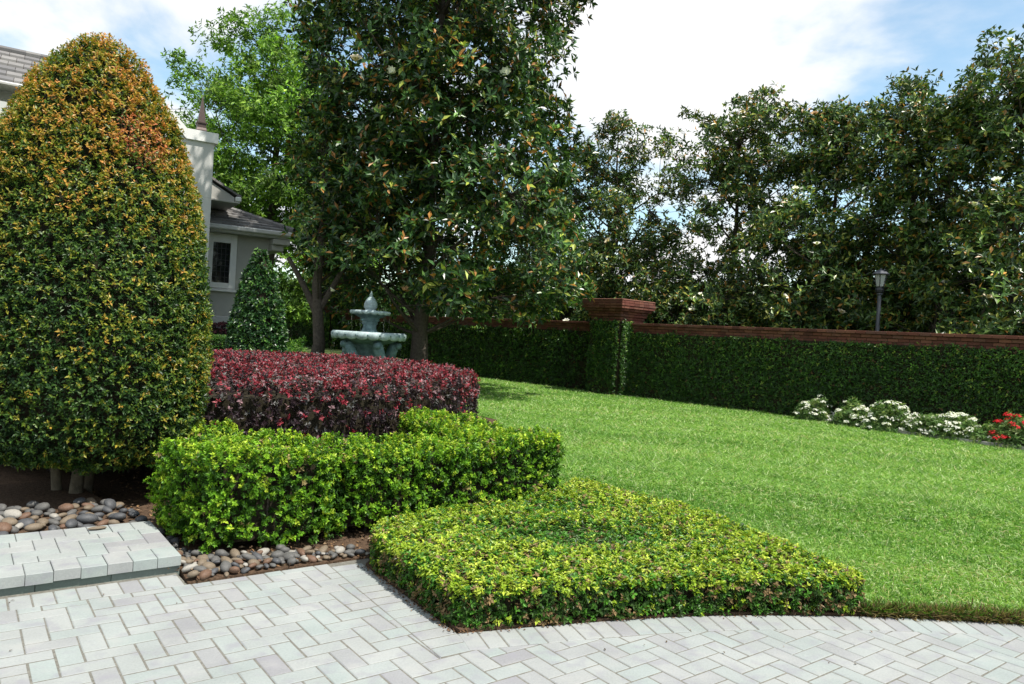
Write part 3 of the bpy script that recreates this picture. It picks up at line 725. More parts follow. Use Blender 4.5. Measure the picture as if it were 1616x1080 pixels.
# ================================================================== PEBBLES AND LITTER
def pebbles():
    r = rng(51); meshes = []
    for k in range(7):
        bm = bmesh.new(); bmesh.ops.create_icosphere(bm, subdivisions=2, radius=.5)
        V = np.array([q.co[:] for q in bm.verts]); sc = 1+.15*lump(V, 3.2, 60+k)+.06*lump(V, 7, 80+k)
        sx, sy, sz = r.uniform(.85, 1.35), r.uniform(.6, .95), r.uniform(.42, .72)
        for q, s in zip(bm.verts, sc): q.co = Vector((q.co.x*s*sx, q.co.y*s*sy, q.co.z*s*sz))
        for f in bm.faces: f.smooth = True
        me = bpy.data.meshes.new('pebble'); bm.to_mesh(me); bm.free()
        for j, m in enumerate(L_STONE):
            m2 = me.copy(); m2.materials.append(m); meshes.append((j, m2))
    def put(parent, poly, z, n, smin, smax, wt, tries=9000, ov=.64):
        pts = []; lo, hi_ = np.min(poly, 0), np.max(poly, 0); c = 0
        for _ in range(tries):
            if len(pts) >= n: break
            a = lo+(hi_-lo)*r.random(2)
            if not inside(a[None], poly)[0]: continue
            s = r.uniform(smin, smax)
            hit = [np.hypot(*(a-p))/(.5*(s+q)) for p, q, _ in pts]
            mn = min(hit) if hit else 9
            if mn < ov: continue
            zz = z+s*.20+(s*.22 if mn < .95 else 0)
            pts.append((a, s, zz))
        for a, s, zz in pts:
            j = r.choice(5, p=np.array(wt)/sum(wt)); me = [m for i, m in meshes if i == j][r.integers(0, 7)]
            mobj('pebble', me, parent, loc=(a[0], a[1], zz), rot=(r.normal(0, .25), r.normal(0, .25), r.uniform(0, 6.3)), scale=(s, s, s))
        return len(pts)
    strip = [PEB0+u*.02+v*.02, PEB0+u*1.14+v*.02, GC_L+v*.28, PEB0+u*.55+v*.34, PEB0+u*.16+v*.42, TER+u*.02+v*.9-v*0, TER+u*.02]
    a = put(pbed, np.array(strip), .012, 160, .032, .088, [4, 2.8, 1.5, .6, 1.2])
    top = [TER-u*.0+v*.90, TER-u*2.6+v*.90, TER-u*2.6+v*1.8, TER-u*.1+v*1.6]
    b = put(terr_bed, np.array(top), .07, 296, .045, .11, [4.6, 2.8, .3, .4, 2.2], 26000)  # darker stone mix here paints in the shade of the topiary
    mobj('pebble', meshes[1][1], terr_bed, loc=tuple(TP(.33, .76))+(TZ+.012,), rot=(0, 0, .7), scale=(.085, .06, .04))
pebbles()
def litter():
    r = rng(52); n = 5200
    poly = np.array(bed_poly[:16]); c = np.column_stack([r.uniform(-3.4, 1.3, n*3), r.uniform(3.7, 7.6, n*3)]); c = c[inside(c, poly)][:n]; n = len(c)
    P = np.column_stack([c, r.uniform(.013, .05, n)]); D = unit(np.column_stack([r.normal(size=(n, 2)), r.normal(0, .25, n)]))
    V, F, k = leaves(P, D, np.tile([0, 0, 1.0], (n, 1))+r.normal(0, .4, (n, 3)), r.uniform(.015, .05, n), r.uniform(.006, .02, n), hi=False, droop=.1)
    col = pick(r, n, [(.10, .06, .035), (.2, .12, .06), (.32, .22, .13), (.05, .035, .025)], [3, 3, 1, 3])
    o = mobj('mulch_litter', np_mesh('mulch_litter', V, F, L_LITTER, np.repeat(col, k, 0))); setp(o, 'brown bark chips and dead leaves littering the soil under the hedges', 'mulch', kind='stuff')
    # a few dry leaves and crumbs along the bed edge, on the pavers
    n = 260; t = r.random(n); e = GC_C+(GC_L-GC_C)*t[:, None]+np.column_stack([-np.abs(r.normal(0, .02, n)), -np.abs(r.normal(0, .015, n))])
    k2 = 200; i = r.integers(0, 150, k2); e2 = DC[i]+np.column_stack([r.normal(0, .03, k2), -np.abs(r.normal(0, .014, k2))])
    e3 = np.column_stack([r.uniform(-2.5, 3, 26), r.uniform(3.2, 4.1, 26)])
    c = np.concatenate([e, e2, e3]); n = len(c)
    P = np.column_stack([c, r.uniform(.003, .008, n)]); D = unit(np.column_stack([r.normal(size=(n, 2)), r.normal(0, .12, n)]))
    V, F, k = leaves(P, D, np.tile([0, 0, 1.0], (n, 1))+r.normal(0, .25, (n, 3)), r.uniform(.008, .026, n), r.uniform(.005, .012, n), hi=False, droop=.1)
    col = pick(r, n, [(.12, .07, .04), (.22, .12, .06), (.07, .05, .03)], [3, 2, 3])
    o = mobj('fallen_leaves', np_mesh('fallen_leaves', V, F, L_LITTER, np.repeat(col, k, 0))); setp(o, 'small brown crumbs and dry leaves along the edge of the pavers', 'litter', kind='stuff')
litter()

# ================================================================== BRICK WALL, PILLARS, IVY
WANG = math.atan2(wd[1], wd[0])
def brick_mesh(l, d, h): 
    V, F = cbox(-l/2, l/2, -d/2, d/2, -h/2, h/2, .004); return np_mesh('brick', V, F, M_BRICK)
BM_CAP, BM_STR = brick_mesh(.206, .40, .064), brick_mesh(.206, .10, .064)
BH = .074
def wall_run(t0, t1, label, single):
    o0 = WP(t0, 0, 0); root = empty('garden_wall', o0, WANG, label=label, cat='wall', group='runs of the ivy covered garden wall')
    L = t1-t0
    # local frame: x along the wall, +y = outward (towards garden) because n is left of wd
    s = 1 if np.cross(wd, wnrm)[2] > 0 else -1
    V, F = box(0, L, -s*.29 if s > 0 else .01, -.01 if s > 0 else .29, -.1, 2.045-.002)
    mobj('wall_core', np_mesh('wall_core', V, F, M_MORTAR), root)
    rest = []; r = rng(int(t0*7)+100)
    courses = [(2.045-BH*.5, .10, 'cap'), (2.045-BH*1.5, .045, 's'), (2.045-BH*2.5, .012, 's'), (2.045-BH*3.5, .012, 's')]
    for ci, (z, out, ty) in enumerate(courses):
        k = 0; x = -.1*(ci % 2)
        while x < L:
            a, b = max(x, .003), min(x+.206, L-.003)
            if b-a > .03:
                jitx = r.normal(0, .0015)
                if single and ty == 'cap' and b-a > .2: mobj('brick', BM_CAP, root, loc=((a+b)/2, s*(out-.20)+jitx, z))
                elif single and b-a > .2: mobj('brick', BM_STR, root, loc=((a+b)/2, s*(out-.05)+jitx, z))
                else:
                    d = .40 if ty == 'cap' else .1
                    V, F = cbox(a, b, -d/2, d/2, -.032, .032, .004); rest.append((V+[0, s*(out-d/2), z], F))
            x += .215
    if rest:
        V, F, _ = join_parts(rest); q = mobj('bricks', np_mesh('bricks', V, F, M_BRICK), root)
        if not single: setp(q, kind='stuff')
    return root
wall_run(-5.5, 9.32, 'long brick garden wall right of the near pillar, brick coping above ivy', True)
wall_run(10.38, 25.4, 'shaded brick garden wall behind the fountain and magnolia trunk', False)
wall_run(26.46, 34, 'far end of the brick garden wall beyond the far pillar', False)
def pillar(t0, label, single):
    root = empty('brick_pillar', WP(t0+.53, -.055, 0), WANG, label=label, cat='pillar', group='brick pillars of the garden wall')
    V, F = box(-.50, .50, -.50, .50, -.1, 2.60); mobj('pillar_core', np_mesh('pillar_core', V, F, M_MORTAR), root)
    rest = []
    cs = [(z, .0) for z in np.arange(.03, 2.02, BH)] if single else []
    cs = [(2.085, .0), (2.085+BH, .015), (2.085+2*BH, .06), (2.085+3*BH, .075), (2.085+4*BH, .15), (2.085+5*BH, .21), (2.085+6*BH, .225), (2.085+7*BH, .21)]
    for ci, (z, ov) in enumerate(cs):
        half = .525+ov; w = 2*half
        for side in range(4):
            ln = w if side % 2 == 0 else w-.204
            nb = max(1, round(ln/.215)); st = ln/nb
            for k in range(nb):
                x = -ln/2+(k+.5)*st; ox, oy = ((x, half-.05), (half-.05, x), (x, -half+.05), (-half+.05, x))[side]
                l2 = st/2-.0045; dep = .05
                hx, hy = (l2, dep) if side % 2 == 0 else (dep, l2)
                if ov > .15: # deep corbel bricks reach back to the core
                    pass
                V, F = cbox(-hx, hx, -hy, hy, -.0325, .0325, .005)
                if single: mobj('brick', np_mesh('brick', V, F, M_BRICK), root, loc=(ox, oy, z))
                else: rest.append((V+[ox, oy, z], F))
    V, F = box(-.64, .64, -.64, .64, 2.085+3.6*BH, 2.085+7.3*BH); mobj('cap_fill', np_mesh('cap_fill', V, F, M_MORTAR), root)
    V, F = cbox(-.74, .74, -.74, .74, 2.085+7.55*BH, 2.085+7.55*BH+.035, .025); mobj('cap_top', np_mesh('cap_top', V, F, plain('brick_paving_top', (.22, .10, .075), .85, .2, var=.3, scale=8)), root)
    if rest:
        V, F, _ = join_parts(rest); setp(mobj('bricks', np_mesh('bricks', V, F, M_BRICK), root), kind='stuff')
pillar(9.32, 'square brick pillar with wide stepped brick cap and ivy sides', True)
pillar(25.4, 'far brick pillar in shade behind the forked tree trunk', False)

Z3 = np.array([0, 0, 1.0])
IVP = [(.020, .055, .011), (.045, .115, .016), (.09, .20, .025), (.22, .30, .045), (.16, .09, .04)]
def ivy(label, rects, n, seed, L=.055):
    """rects: (origin, du, dv, normal)"""
    r = rng(seed); o0 = rects[0][0]; root = empty('wall_ivy', o0, label=label, cat='ivy', group='ivy sheets on the garden wall')
    Ps, Ns = [], []
    ars = [np.linalg.norm(a)*np.linalg.norm(b) for _, a, b, _ in rects]
    for (o, a, b, nn), A_ in zip(rects, ars):
        k = int(n*A_/sum(ars)); s, t = r.random(k)[:, None], r.random(k)[:, None]
        P = o+a*s+b*t; up_ = np.clip((t[:, 0]-.93)/.07, 0, 1)*np.abs(b[2]/2.0); P = P+Z3*(up_*(.05*lump(P, 6, seed+1)+.06*(r.random(k) < .12)))[:, None]; Ps.append(P+nn*(.045+.055*lump(P, 3.5, seed)+.02*lump(P, 11, seed+2)+r.uniform(-.03, .06, k))[:, None]); Ns.append(np.tile(nn, (k, 1)))
    P = np.concatenate(Ps); N = np.concatenate(Ns); n = len(P)
    edge = .03*lump(P, 12, seed+3)
    A = unit(N*.8+np.array([0, 0, .5])+r.normal(0, .45, (n, 3)))
    V, F, k, site = whorls(r, P-o0, A, 3, L, L*.55, phi=(35, 85), hi=False)
    hz = P[:, 2]; pt = lump(P, 1.6, seed+9); tl = sstep(.9, 1.8, hz)  # glancing light on the upper ivy painted in as yellower, lighter leaves
    w = np.stack([1.3-.5*tl, 1.0+0*hz, .35+.35*tl+.15*pt, .05+.20*tl+.1*pt, .03+0*hz], 1).clip(.01)
    foliage_obj('leaves', root, V, F, k, pick(r, n, IVP, w)[site], L_IVY)
    Vc, Fc = [], []
    parts = []
    for (o, a, b, nn) in rects:
        q = np.array([o, o+a, o+a+b, o+b])-o0; V8 = np.concatenate([q+nn*.004, q+nn*.03])
        parts.append((V8, np.array([[0, 1, 2, 3], [4, 5, 6, 7], [0, 1, 5, 4], [1, 2, 6, 5], [2, 3, 7, 6], [3, 0, 4, 7]])))
    Vc, Fc, _ = join_parts(parts); mobj('stems', np_mesh('stems', Vc, Fc, M_CORE), root)
ivy('dense ivy sheet on the long wall behind the flower bed', [(WP(-3.2, 0, -.02), wd*12.5, Z3*1.79, wnrm)], 25000, 71)
ivy('dark shaded ivy sheet on the wall behind the magnolia trunk', [(WP(10.4, 0, -.02), wd*15.0, Z3*1.77, wnrm)], 11000, 72, .085)
pc = WP(9.32, .47, -.02)
ivy('dark ivy on the far end of the wall, seen between cone topiary and forked trunk', [(WP(26.5, 0, -.02), wd*7.4, Z3*1.79, wnrm)], 4200, 75, .10)
ivy('dark ivy covering the far brick pillar behind the forked trunk', [(WP(25.4, .47, -.02), wd*1.06, Z3*2.02, wnrm), (WP(25.4, .0, -.02), wnrm*.47, Z3*2.02, -wd)], 1500, 74, .085)
ivy('ivy wrapping the near brick pillar below its cap', [(pc, wd*1.06, Z3*2.08, wnrm), (WP(9.32, .0, -.02), wnrm*.47, Z3*2.06, -wd), (WP(10.38, .0, -.02), wnrm*.47, Z3*2.06, wd)], 6000, 73)

# ================================================================== FLOWER BED
def flower_bed():
    pts = [(6.75, 16.95), (7.0, 16.0), (7.5, 15.05), (8.15, 14.2), (8.75, 13.4), (9.6, 12.4), (10.6, 11.3)]
    back = [tuple(WP(t, .02, 0)[:2]) for t in (-3.5, 0, 4.2)]
    o = mobj('flower_bed', poly_prism(pts+back, -.08, .03, 'flower_bed', M_SOIL)); setp(o, kind='structure')
    r = rng(81); P = np.array(pts); seg = np.linalg.norm(np.diff(P, axis=0), axis=1); S = np.concatenate([[0], np.cumsum(seg)]); s = .05
    Vb, Fb = cbox(-.5, .5, -.5, .5, -.5, .5, .06); me = np_mesh('edging_stone', Vb, Fb, plain('pale_edging_stone', (.36, .34, .32), .85, .2, var=.3, scale=8))
    while s < S[-1]-.3:
        l = r.uniform(.22, .36); a = np.array([np.interp(s+l/2, S, P[:, k]) for k in (0, 1)]); b = np.array([np.interp(s+l/2+.05, S, P[:, k]) for k in (0, 1)])
        d = b-a; mobj('edging_stone', me, o, loc=(a[0], a[1], .03), rot=(r.normal(0, .03), r.normal(0, .03), math.atan2(d[1], d[0])), scale=(l*.96, .12, .09)); s += l+.012
flower_bed()
def flower_plant(c, rx, h, seed, label, petal, nh, mixwhite=0):
    r = rng(seed); root = empty('flowering_plant', (c[0], c[1], .03), label=label, cat='flowers', group='bedding flowers along the ivy wall')
    n = int(620*rx/.4); d = unit(r.normal(size=(n, 3))); d[:, 2] = np.abs(d[:, 2])
    rr_ = r.uniform(.4, 1, (n, 1))**.5
    bl = (1+.25*lump(d*2, 2.4, seed))[:, None]
    P = d*np.array([rx, rx*.8, h])*rr_*bl
    A = unit(d+np.array([0, 0, .6])+r.normal(0, .3, (n, 3)))
    V, F, k, site = whorls(r, P, A, 5, .07, .026, hi=False)
    foliage_obj('foliage', root, V, F, k, pick(r, n, [(.07, .14, .04), (.14, .24, .07), (.24, .31, .11)], [2, 3, 1.5])[site], L_SOFT)
    # umbels of small petals
    d = unit(r.normal(size=(nh, 3))+np.array([0, -.3, .5])); d[:, 2] = np.abs(d[:, 2])*.9+.08
    C0 = d*np.array([rx, rx*.8, h])*(1.02+.2*lump(d*2, 2.4, seed))[:, None]
    m = 16; hd = np.repeat(np.arange(nh), m); o_ = unit(r.normal(size=(nh*m, 3))); o_[:, 2] = np.abs(o_[:, 2])
    sz = r.uniform(.045, .075, nh)[hd][:, None]
    Pp = C0[hd]+o_*sz*np.array([1, 1, .6]); Ax = unit(o_+np.array([0, 0, .6]))
    V, F, k, site = whorls(r, Pp, Ax, 4, .026, .024, phi=(60, 90), hi=False, droop=0, fold=0)
    pal = [petal, tuple(q*.85 for q in petal)]
    col = pick(r, len(site), pal, [2, 1], .05)
    if mixwhite: col[(site//m) % 6 == 0] = (.75, .73, .70)
    setp(mobj('flower_heads', np_mesh('flower_heads', V, F, L_PETAL, np.repeat(col, k, 0)), root), kind='stuff')
    parts = [tube([(x*.3, y*.3, -.05), (x, y, h*.75)], [.008, .004], 5) for x, y in r.normal(0, rx*.45, (8, 2))]
    Vt, Ft, _ = join_parts(parts); setp(mobj('stems', np_mesh('stems', Vt, Ft, M_BARK), root), kind='stuff')
WHT = (.80, .80, .77)
flower_plant((6.78, 16.4), .36, .48, 82, 'smallest white flowering plant at the far left end of the flower bed', WHT, 26)
flower_plant((7.26, 15.6), .40, .46, 83, 'white flowering plant second from the left end of the flower bed', WHT, 26)
flower_plant((7.66, 14.95), .48, .50, 84, 'broad white flowering plant in the middle of the flower bed', WHT, 36)
flower_plant((8.25, 14.45), .40, .40, 85, 'white flowering plant right of the broad one, sparsely flowered', WHT, 20)
flower_plant((8.5, 14.1), .46, .52, 86, 'tall dense white flowering plant just left of the red flowers', WHT, 36)
flower_plant((8.85, 13.7), .34, .32, 87, 'low leafy plant with few white flowers at the stone edging', WHT, 9)
flower_plant((9.22, 13.32), .48, .60, 88, 'red flowering plant at the right end of the flower bed', (.62, .025, .035), 40)

# ================================================================== TREES
def limb(a, b, r0_, r1_, sag, k=6, n=6):
    a, b = np.asarray(a), np.asarray(b); mid = a*.45+b*.55+np.array([0, 0, sag])
    return tube(ring_curve(a, mid, b, k), np.linspace(r0_, r1_, k), n)
def flower_mesh():
    r = rng(99); n = 9; th_ = np.arange(n)*2*math.pi/n+r.normal(0, .1, n); ph = np.where(np.arange(n) < 5, rad(72), rad(40))
    D = np.stack([np.cos(th_)*np.sin(ph), np.sin(th_)*np.sin(ph), np.cos(ph)], 1); N = np.tile([0, 0, 1.0], (n, 1))
    V, F, k = leaves(np.zeros((n, 3)), D, N, .13, .085, hi=True, droop=-.2, fold=.3)
    return V, F, k
def bloom(col):
    V, F, k = flower_mesh(); return np_mesh('flower', V, F, L_PETAL, np.tile(col, (len(V), 1)))
ME_WHITE, ME_CREAM, ME_TAN = bloom((.82, .80, .72)), bloom((.72, .62, .45)), bloom((.45, .27, .12))
MAGPAL = [(.018, .046, .015), (.036, .088, .022), (.085, .165, .034), (.26, .30, .05), (.32, .15, .035)]
def magnolia(name, base, H, R, zlo, ncl, nwh, nl, leaf, seed, label, group, hi=False, wild=.35, trunk=.22, lean=(0, 0), envelope=None, flowers=0, flower_list=None, crown_c=(0, 0), pal=MAGPAL, wts=(2.4, 3.2, 2.0, .8, .6), clr=.42, forks=None, matl=None, coreden=.25, bark=None, stem2=None, zpow=1.0, avoid=None, skirt=0.0, lobes=0):
    r = rng(seed); root = empty(name, base, label=label, cat='tree', group=group); bark = bark or M_BARK
    env = envelope or (lambda z: R*np.interp(z, [0, .12, .45, .75, .9, 1.0], [.75, .95, 1.0, .78, .5, .12]))
    # clump centres
    zf = r.random(ncl)**zpow; th_ = r.uniform(0, 2*math.pi, ncl)
    rr_ = np.where(r.random(ncl) < coreden, r.uniform(.15, .6, ncl), r.uniform(.62, 1.0, ncl))
    er = env(zf)*(1+wild*lump(np.stack([np.cos(th_), np.sin(th_), zf*3], 1)*1.6, 1.6, seed)*.6)
    cx = crown_c[0]*zf+lean[0]*zf; cy = crown_c[1]*zf+lean[1]*zf
    CP = np.stack([np.cos(th_)*er*rr_+cx, np.sin(th_)*er*rr_+cy, zlo+zf*(H-zlo)], 1)
    CP[:, 2] -= skirt*np.clip(1-zf/.12, 0, 1)*rr_
    if lobes:   # crown of several merging boughs of foliage, one of them the leader
        lz = np.append(.97, np.sort(r.uniform(.06, .88, lobes-1))); lt = np.arange(lobes)*2.4+r.uniform(0, 6.28)
        lr = R*r.uniform(.42, .66, lobes)*np.interp(lz, [0, .6, 1], [1.15, 1.0, .72])
        lo_ = R*np.interp(lz, [0, .5, .85, 1.0], [.72, .62, .35, .03])*r.uniform(.75, 1.25, lobes)
        LC = np.stack([np.cos(lt)*lo_, np.sin(lt)*lo_, zlo+lz*(H-zlo)], 1); LC[:, 2] = np.minimum(LC[:, 2], H-lr*1.15)
        li = r.choice(lobes, ncl, p=lr**2/np.sum(lr**2)); d_ = unit(r.normal(size=(ncl, 3)))
        rr_ = r.uniform(.35, 1.0, ncl)**.6
        CP = LC[li]+d_*(lr[li]*rr_)[:, None]*np.array([1, 1, 1.25]); CP[:, 2] = np.maximum(CP[:, 2], zlo*.6)
    if avoid is not None:
        ok = ~avoid(CP+np.asarray(base)); CP = CP[ok]; rr_ = rr_[ok]; ncl = len(CP)
    # trunk and limbs
    parts = []
    tp = np.stack([np.linspace(0, cx.max() if abs(cx.max()) > .01 else 0, 9), np.linspace(0, 0, 9), np.linspace(-.12, H*.93, 9)], 1); tp[1:-1, :2] += r.normal(0, .05, (7, 2))
    tr = np.interp(np.linspace(0, 1, 9), [0, .06, .4, 1], [trunk*1.45, trunk, trunk*.7, .02])
    tubes = [tube(tp, tr, 10)]
    if stem2 is not None:
        for s2 in stem2: tubes.append(tube(ring_curve(s2[0], s2[1], s2[2], 7), np.linspace(s2[3], s2[4], 7), 8))
    Vt, Ft, _ = join_parts(tubes); mobj('trunk', np_mesh('trunk', Vt, Ft, bark, smooth=True), root)
    nm = max(10, ncl//14); main = CP[r.permutation(ncl)[:nm]]*np.array([.62, .62, 1])-np.array([0, 0, .35])
    ends = []
    for c in main:
        z0 = max(zlo*.6, c[2]-np.hypot(c[0], c[1])*r.uniform(.4, .9)-.2); a = np.array([np.interp(z0, tp[:, 2], tp[:, 0]), np.interp(z0, tp[:, 2], tp[:, 1]), z0])
        mid = a*.5+c*.5+np.append(r.normal(0, .18, 2), -.15); pts = ring_curve(a, mid, c, 8); ends.append(pts)
        parts.append(tube(pts, np.linspace(.035+.012*np.hypot(c[0], c[1]), .014, 8), 6))
    EP = np.concatenate([q[3:] for q in ends])
    for c in CP:
        a = EP[np.argmin(np.linalg.norm(EP-(c-np.array([0, 0, .3])), axis=1))]
        parts.append(limb(a, c, .014, .005, r.normal(-.05, .12), 5, 4))
    Vt, Ft, _ = join_parts(parts); mobj('limbs', np_mesh('limbs', Vt, Ft, bark, smooth=True), root)
    # leaf whorls in clumps
    ci = np.repeat(np.arange(ncl), nwh); n = len(ci)
    off = unit(r.normal(size=(n, 3)))*(r.random((n, 1))**.5)*clr*np.array([1, 1, .75])*r.uniform(.55, 1.4, ncl)[ci][:, None]
    P = CP[ci]+off; outd = P-np.stack([P[:, 0]*0, P[:, 1]*0, P[:, 2]-.3], 1)
    A = unit(unit(off)*.6+unit(np.stack([P[:, 0], P[:, 1], np.zeros(n)], 1))*.5+np.array([0, 0, .55])+r.normal(0, .3, (n, 3)))
    V, F, k, site = whorls(r, P, A, nl, leaf, leaf*.40, phi=(40, 85), hi=hi, droop=.12)
    tint = (1+.22*r.normal(size=ncl)).clip(.6, 1.5)
    col = pick(r, len(site), pal, wts, .2)*tint[ci][site][:, None]
    foliage_obj('crown', root, V, F, k, col, matl or L_MAG)
    # blossoms on the outer clumps that face the garden
    base_ = np.asarray(base)
    if flowers:
        cand = np.where((CP[:, 1] < -.25*R) & (rr_ > .6))[0]; r.shuffle(cand)
        for q, i in enumerate(cand[:flowers]):
            d = unit(np.array([CP[i, 0]*.6, CP[i, 1], .5])[None])[0]
            mobj('flower', [ME_WHITE, ME_WHITE, ME_CREAM, ME_WHITE, ME_TAN][q % 5], root, loc=CP[i]+d*(clr*1.1), rot=(r.uniform(.4, 1.0), r.normal(0, .4), 0), scale=[r.uniform(.75, 1.2)]*3)
    for q, (loc, sc_, kd) in enumerate(flower_list or []):
        mobj('flower', (ME_WHITE, ME_CREAM, ME_TAN)[kd], root, loc=np.array(loc)-base_, rot=(.9, 0, q*1.3), scale=[sc_]*3)
    return root, CP
def unproj(x, y, D):
    d = fw+cr*(x-IW/2)/FPX-cu*(y-IH/2)/FPX; return np.array([0, 0, CAMZ])+d*(D/d[1])
# the big magnolia behind the fountain
magnolia('magnolia_tree', (-2.35, 19.0, .0), 14.8, 3.6, 2.3, 1000, 15, 7, .215, 101, 'large dark magnolia tree with trunk just right of the fountain', None, hi=False, wild=.42, trunk=.20, skirt=.55, avoid=lambda Q: ((Q[:, 2] < 3.0) & (Q[:, 1] < 18.6) & (Q[:, 0] < -2.2)) | ((Q[:, 2] < 5.0) & (Q[:, 0] < -5.4)),
         envelope=lambda z: 3.5*np.interp(z, [0, .06, .25, .5, .62, .8, .92, 1.0], [1.0, 1.08, 1.02, 1.0, 1.10, 1.04, .74, .15]), clr=.50, coreden=.33, zpow=1.1,
         flower_list=[(unproj(562, 97, 15.9), 1.3, 1), (unproj(690, 66, 16.0), 1.3, 2), (unproj(615, 115, 15.7), 1.2, 0), (unproj(800, 118, 16.3), 1.4, 0), (unproj(486, 95, 16.6), 1.0, 1), (unproj(640, 460, 17.0), 1.1, 2), (unproj(522, 460, 16.9), .8, 0)],
         stem2=[((.18, -.2, -.1), (.17, -.18, .35), (.06, -.05, .9), .10, .07)])
magnolia('magnolia_tree', (-4.85, 18.3, .4), 6.2, 1.5, 2.0, 90, 11, 7, .17, 102, 'smaller magnolia with forked grey trunk left of the fountain', None, hi=False, avoid=lambda Q: (Q[:, 0] < -5.35) | ((Q[:, 2] < 3.0) & (Q[:, 1] < 18.2)), trunk=.16, clr=.42,
         stem2=[((0, 0, 1.35), (-.25, 0, 1.9), (-.75, -.1, 2.7), .10, .05), ((0, 0, 1.35), (.3, 0, 1.9), (.8, -.1, 2.9), .09, .05)])
# the row beyond the wall
row = [((3.55, 28.0), 9.8, 3.0, 'pointed magnolia standing behind the near brick pillar', 111), ((7.25, 25.0), 9.8, 3.0, 'rounded magnolia beyond the wall, second from the pillar', 112),
       ((9.75, 23.0), 9.2, 2.7, 'open magnolia left of the lamp post with sky gaps', 113), ((11.2, 21.2), 9.6, 2.6, 'magnolia directly behind the lamp post', 114),
       ((12.45, 18.6), 9.5, 2.8, 'tallest looking magnolia at the right edge of the photo', 115), ((14.4, 16.2), 9.2, 2.2, 'magnolia mostly cut off by the right edge of the frame', 116)]
lamp_clear = lambda Q: np.hypot(Q[:, 0]-8.9, Q[:, 1]-18.1) < 1.45   # pruned back from the lamp post
ROWPAL = [(.026, .060, .018), (.055, .112, .026), (.11, .18, .036), (.28, .30, .055), (.34, .18, .04)]
for (xy, H, R, lab, sd) in row:
    magnolia('magnolia_tree', (xy[0], xy[1], 0), H, R, .7, (500 if sd < 116 else 150), 16, 5, .19, sd, lab, 'magnolia row beyond the wall', avoid=lamp_clear, flowers=11, wild=.95, trunk=.14, lobes=(17 if sd == 111 else 13), coreden=.42, clr=.44, pal=ROWPAL, wts=(2.4, 3.2, 2.4, 1.1, .5),
             envelope=lambda z, R=R: R*np.interp(z, [0, .1, .4, .65, .85, 1.0], [1.2, 1.2, 1.08, .86, .48, .05]))
for k, (x, y, H, R, lab) in enumerate([(3.4, 26.4, 3.6, 1.8, 'low magnolia bush seen over the cap of the near brick pillar'), (11.9, 16.2, 3.0, 1.5, 'low magnolia bush above the wall at the right edge'), (5.6, 24.6, 3.4, 1.9, 'low magnolia bush right behind the near brick pillar'), (8.0, 21.8, 2.9, 1.8, 'low flowering magnolia bush beyond the wall, below the rounded magnolia'), (10.5, 18.5, 3.2, 1.6, 'low magnolia bush right of the lamp post'), (1.3, 27.2, 3.9, 2.1, 'low magnolia bush left of the near brick pillar')]):
    magnolia('magnolia_bush', (x, y, 0), H, R, .3, 150, 11, 6, .16, 130+k, lab, 'magnolia bushes beyond the wall', avoid=lamp_clear, flowers=5, wild=.4, trunk=.08, clr=.38, pal=ROWPAL, wts=(2, 3, 2.6, 1.0, .35))
# the light green tree behind the house
BRPAL = [(.045, .105, .014), (.10, .205, .024), (.18, .32, .04), (.29, .44, .07)]
magnolia('broadleaf_tree', (-10.0, 30.0, 0), 13.7, 4.5, 3.2, 430, 40, 5, .20, 141, 'tall bright green tree with airy foliage behind the house roof', None, wild=.8, trunk=.26, lobes=26, clr=.72, pal=BRPAL, wts=(2.2, 3, 2.2, .8), matl=L_SOFT, coreden=.4,
         envelope=lambda z: 4.7*np.interp(z, [0, .15, .45, .75, .92, 1.0], [.85, 1.0, 1.0, .90, .72, .35]))
DKPAL = [(0.023, 0.065, 0.021), (0.046, 0.117, 0.026), (0.091, 0.182, 0.039)]
magnolia('broadleaf_tree', (-6.6, 34.5, 0), 9.0, 3.0, 1.2, 120, 26, 5, .17, 142, 'dark green tree seen low between house roof and big magnolia', None, wild=.6, trunk=.2, clr=.7, pal=DKPAL, wts=(3, 3, 2), matl=L_SOFT, coreden=.4)
magnolia('broadleaf_tree', (.8, 33.0, 0), 8.6, 3.0, .4, 290, 24, 5, .21, 143, 'soft green feathery tree peeping out right of the big magnolia', None, wild=.5, trunk=.16, clr=.6, pal=[(.03, .08, .03), (.06, .14, .045), (.11, .2, .07)], wts=(2, 3, 2), matl=L_SOFT, coreden=.4)
magnolia('broadleaf_tree', (-14.5, 33, 0), 10.5, 3.2, 2.5, 110, 24, 5, .18, 144, 'green tree far behind the house at the left of the bright tree', None, wild=.6, trunk=.2, clr=.75, pal=BRPAL, wts=(2.5, 3, 1.5, .4), matl=L_SOFT, coreden=.4)
def far_wood():
    r = rng(150); n = 10000; a = r.uniform(rad(-52), rad(52), n); d = r.uniform(52, 66, n)
    top = 4.6+1.3*lump(np.stack([a*14, a*0, a*0], 1), 1.0, 151)+.5*lump(np.stack([a*60, a*0, a*0], 1), 1.0, 152)
    z = top*r.random(n)**.6
    P = np.stack([np.sin(a)*d, np.cos(a)*d, z], 1); A = unit(r.normal(size=(n, 3))+np.array([0, -.3, .5]))
    V, F, k, site = whorls(r, P, A, 4, .62, .38, hi=False)
    o = mobj('far_wood', np_mesh('far_wood', V, F, L_SOFT, np.repeat(pick(r, n, [(.03, .075, .02), (.06, .13, .03), (.10, .18, .04)], [3, 3, 2])[site], k, 0))); setp(o, 'far off belt of green trees behind everything', 'wood', kind='stuff')
far_wood()

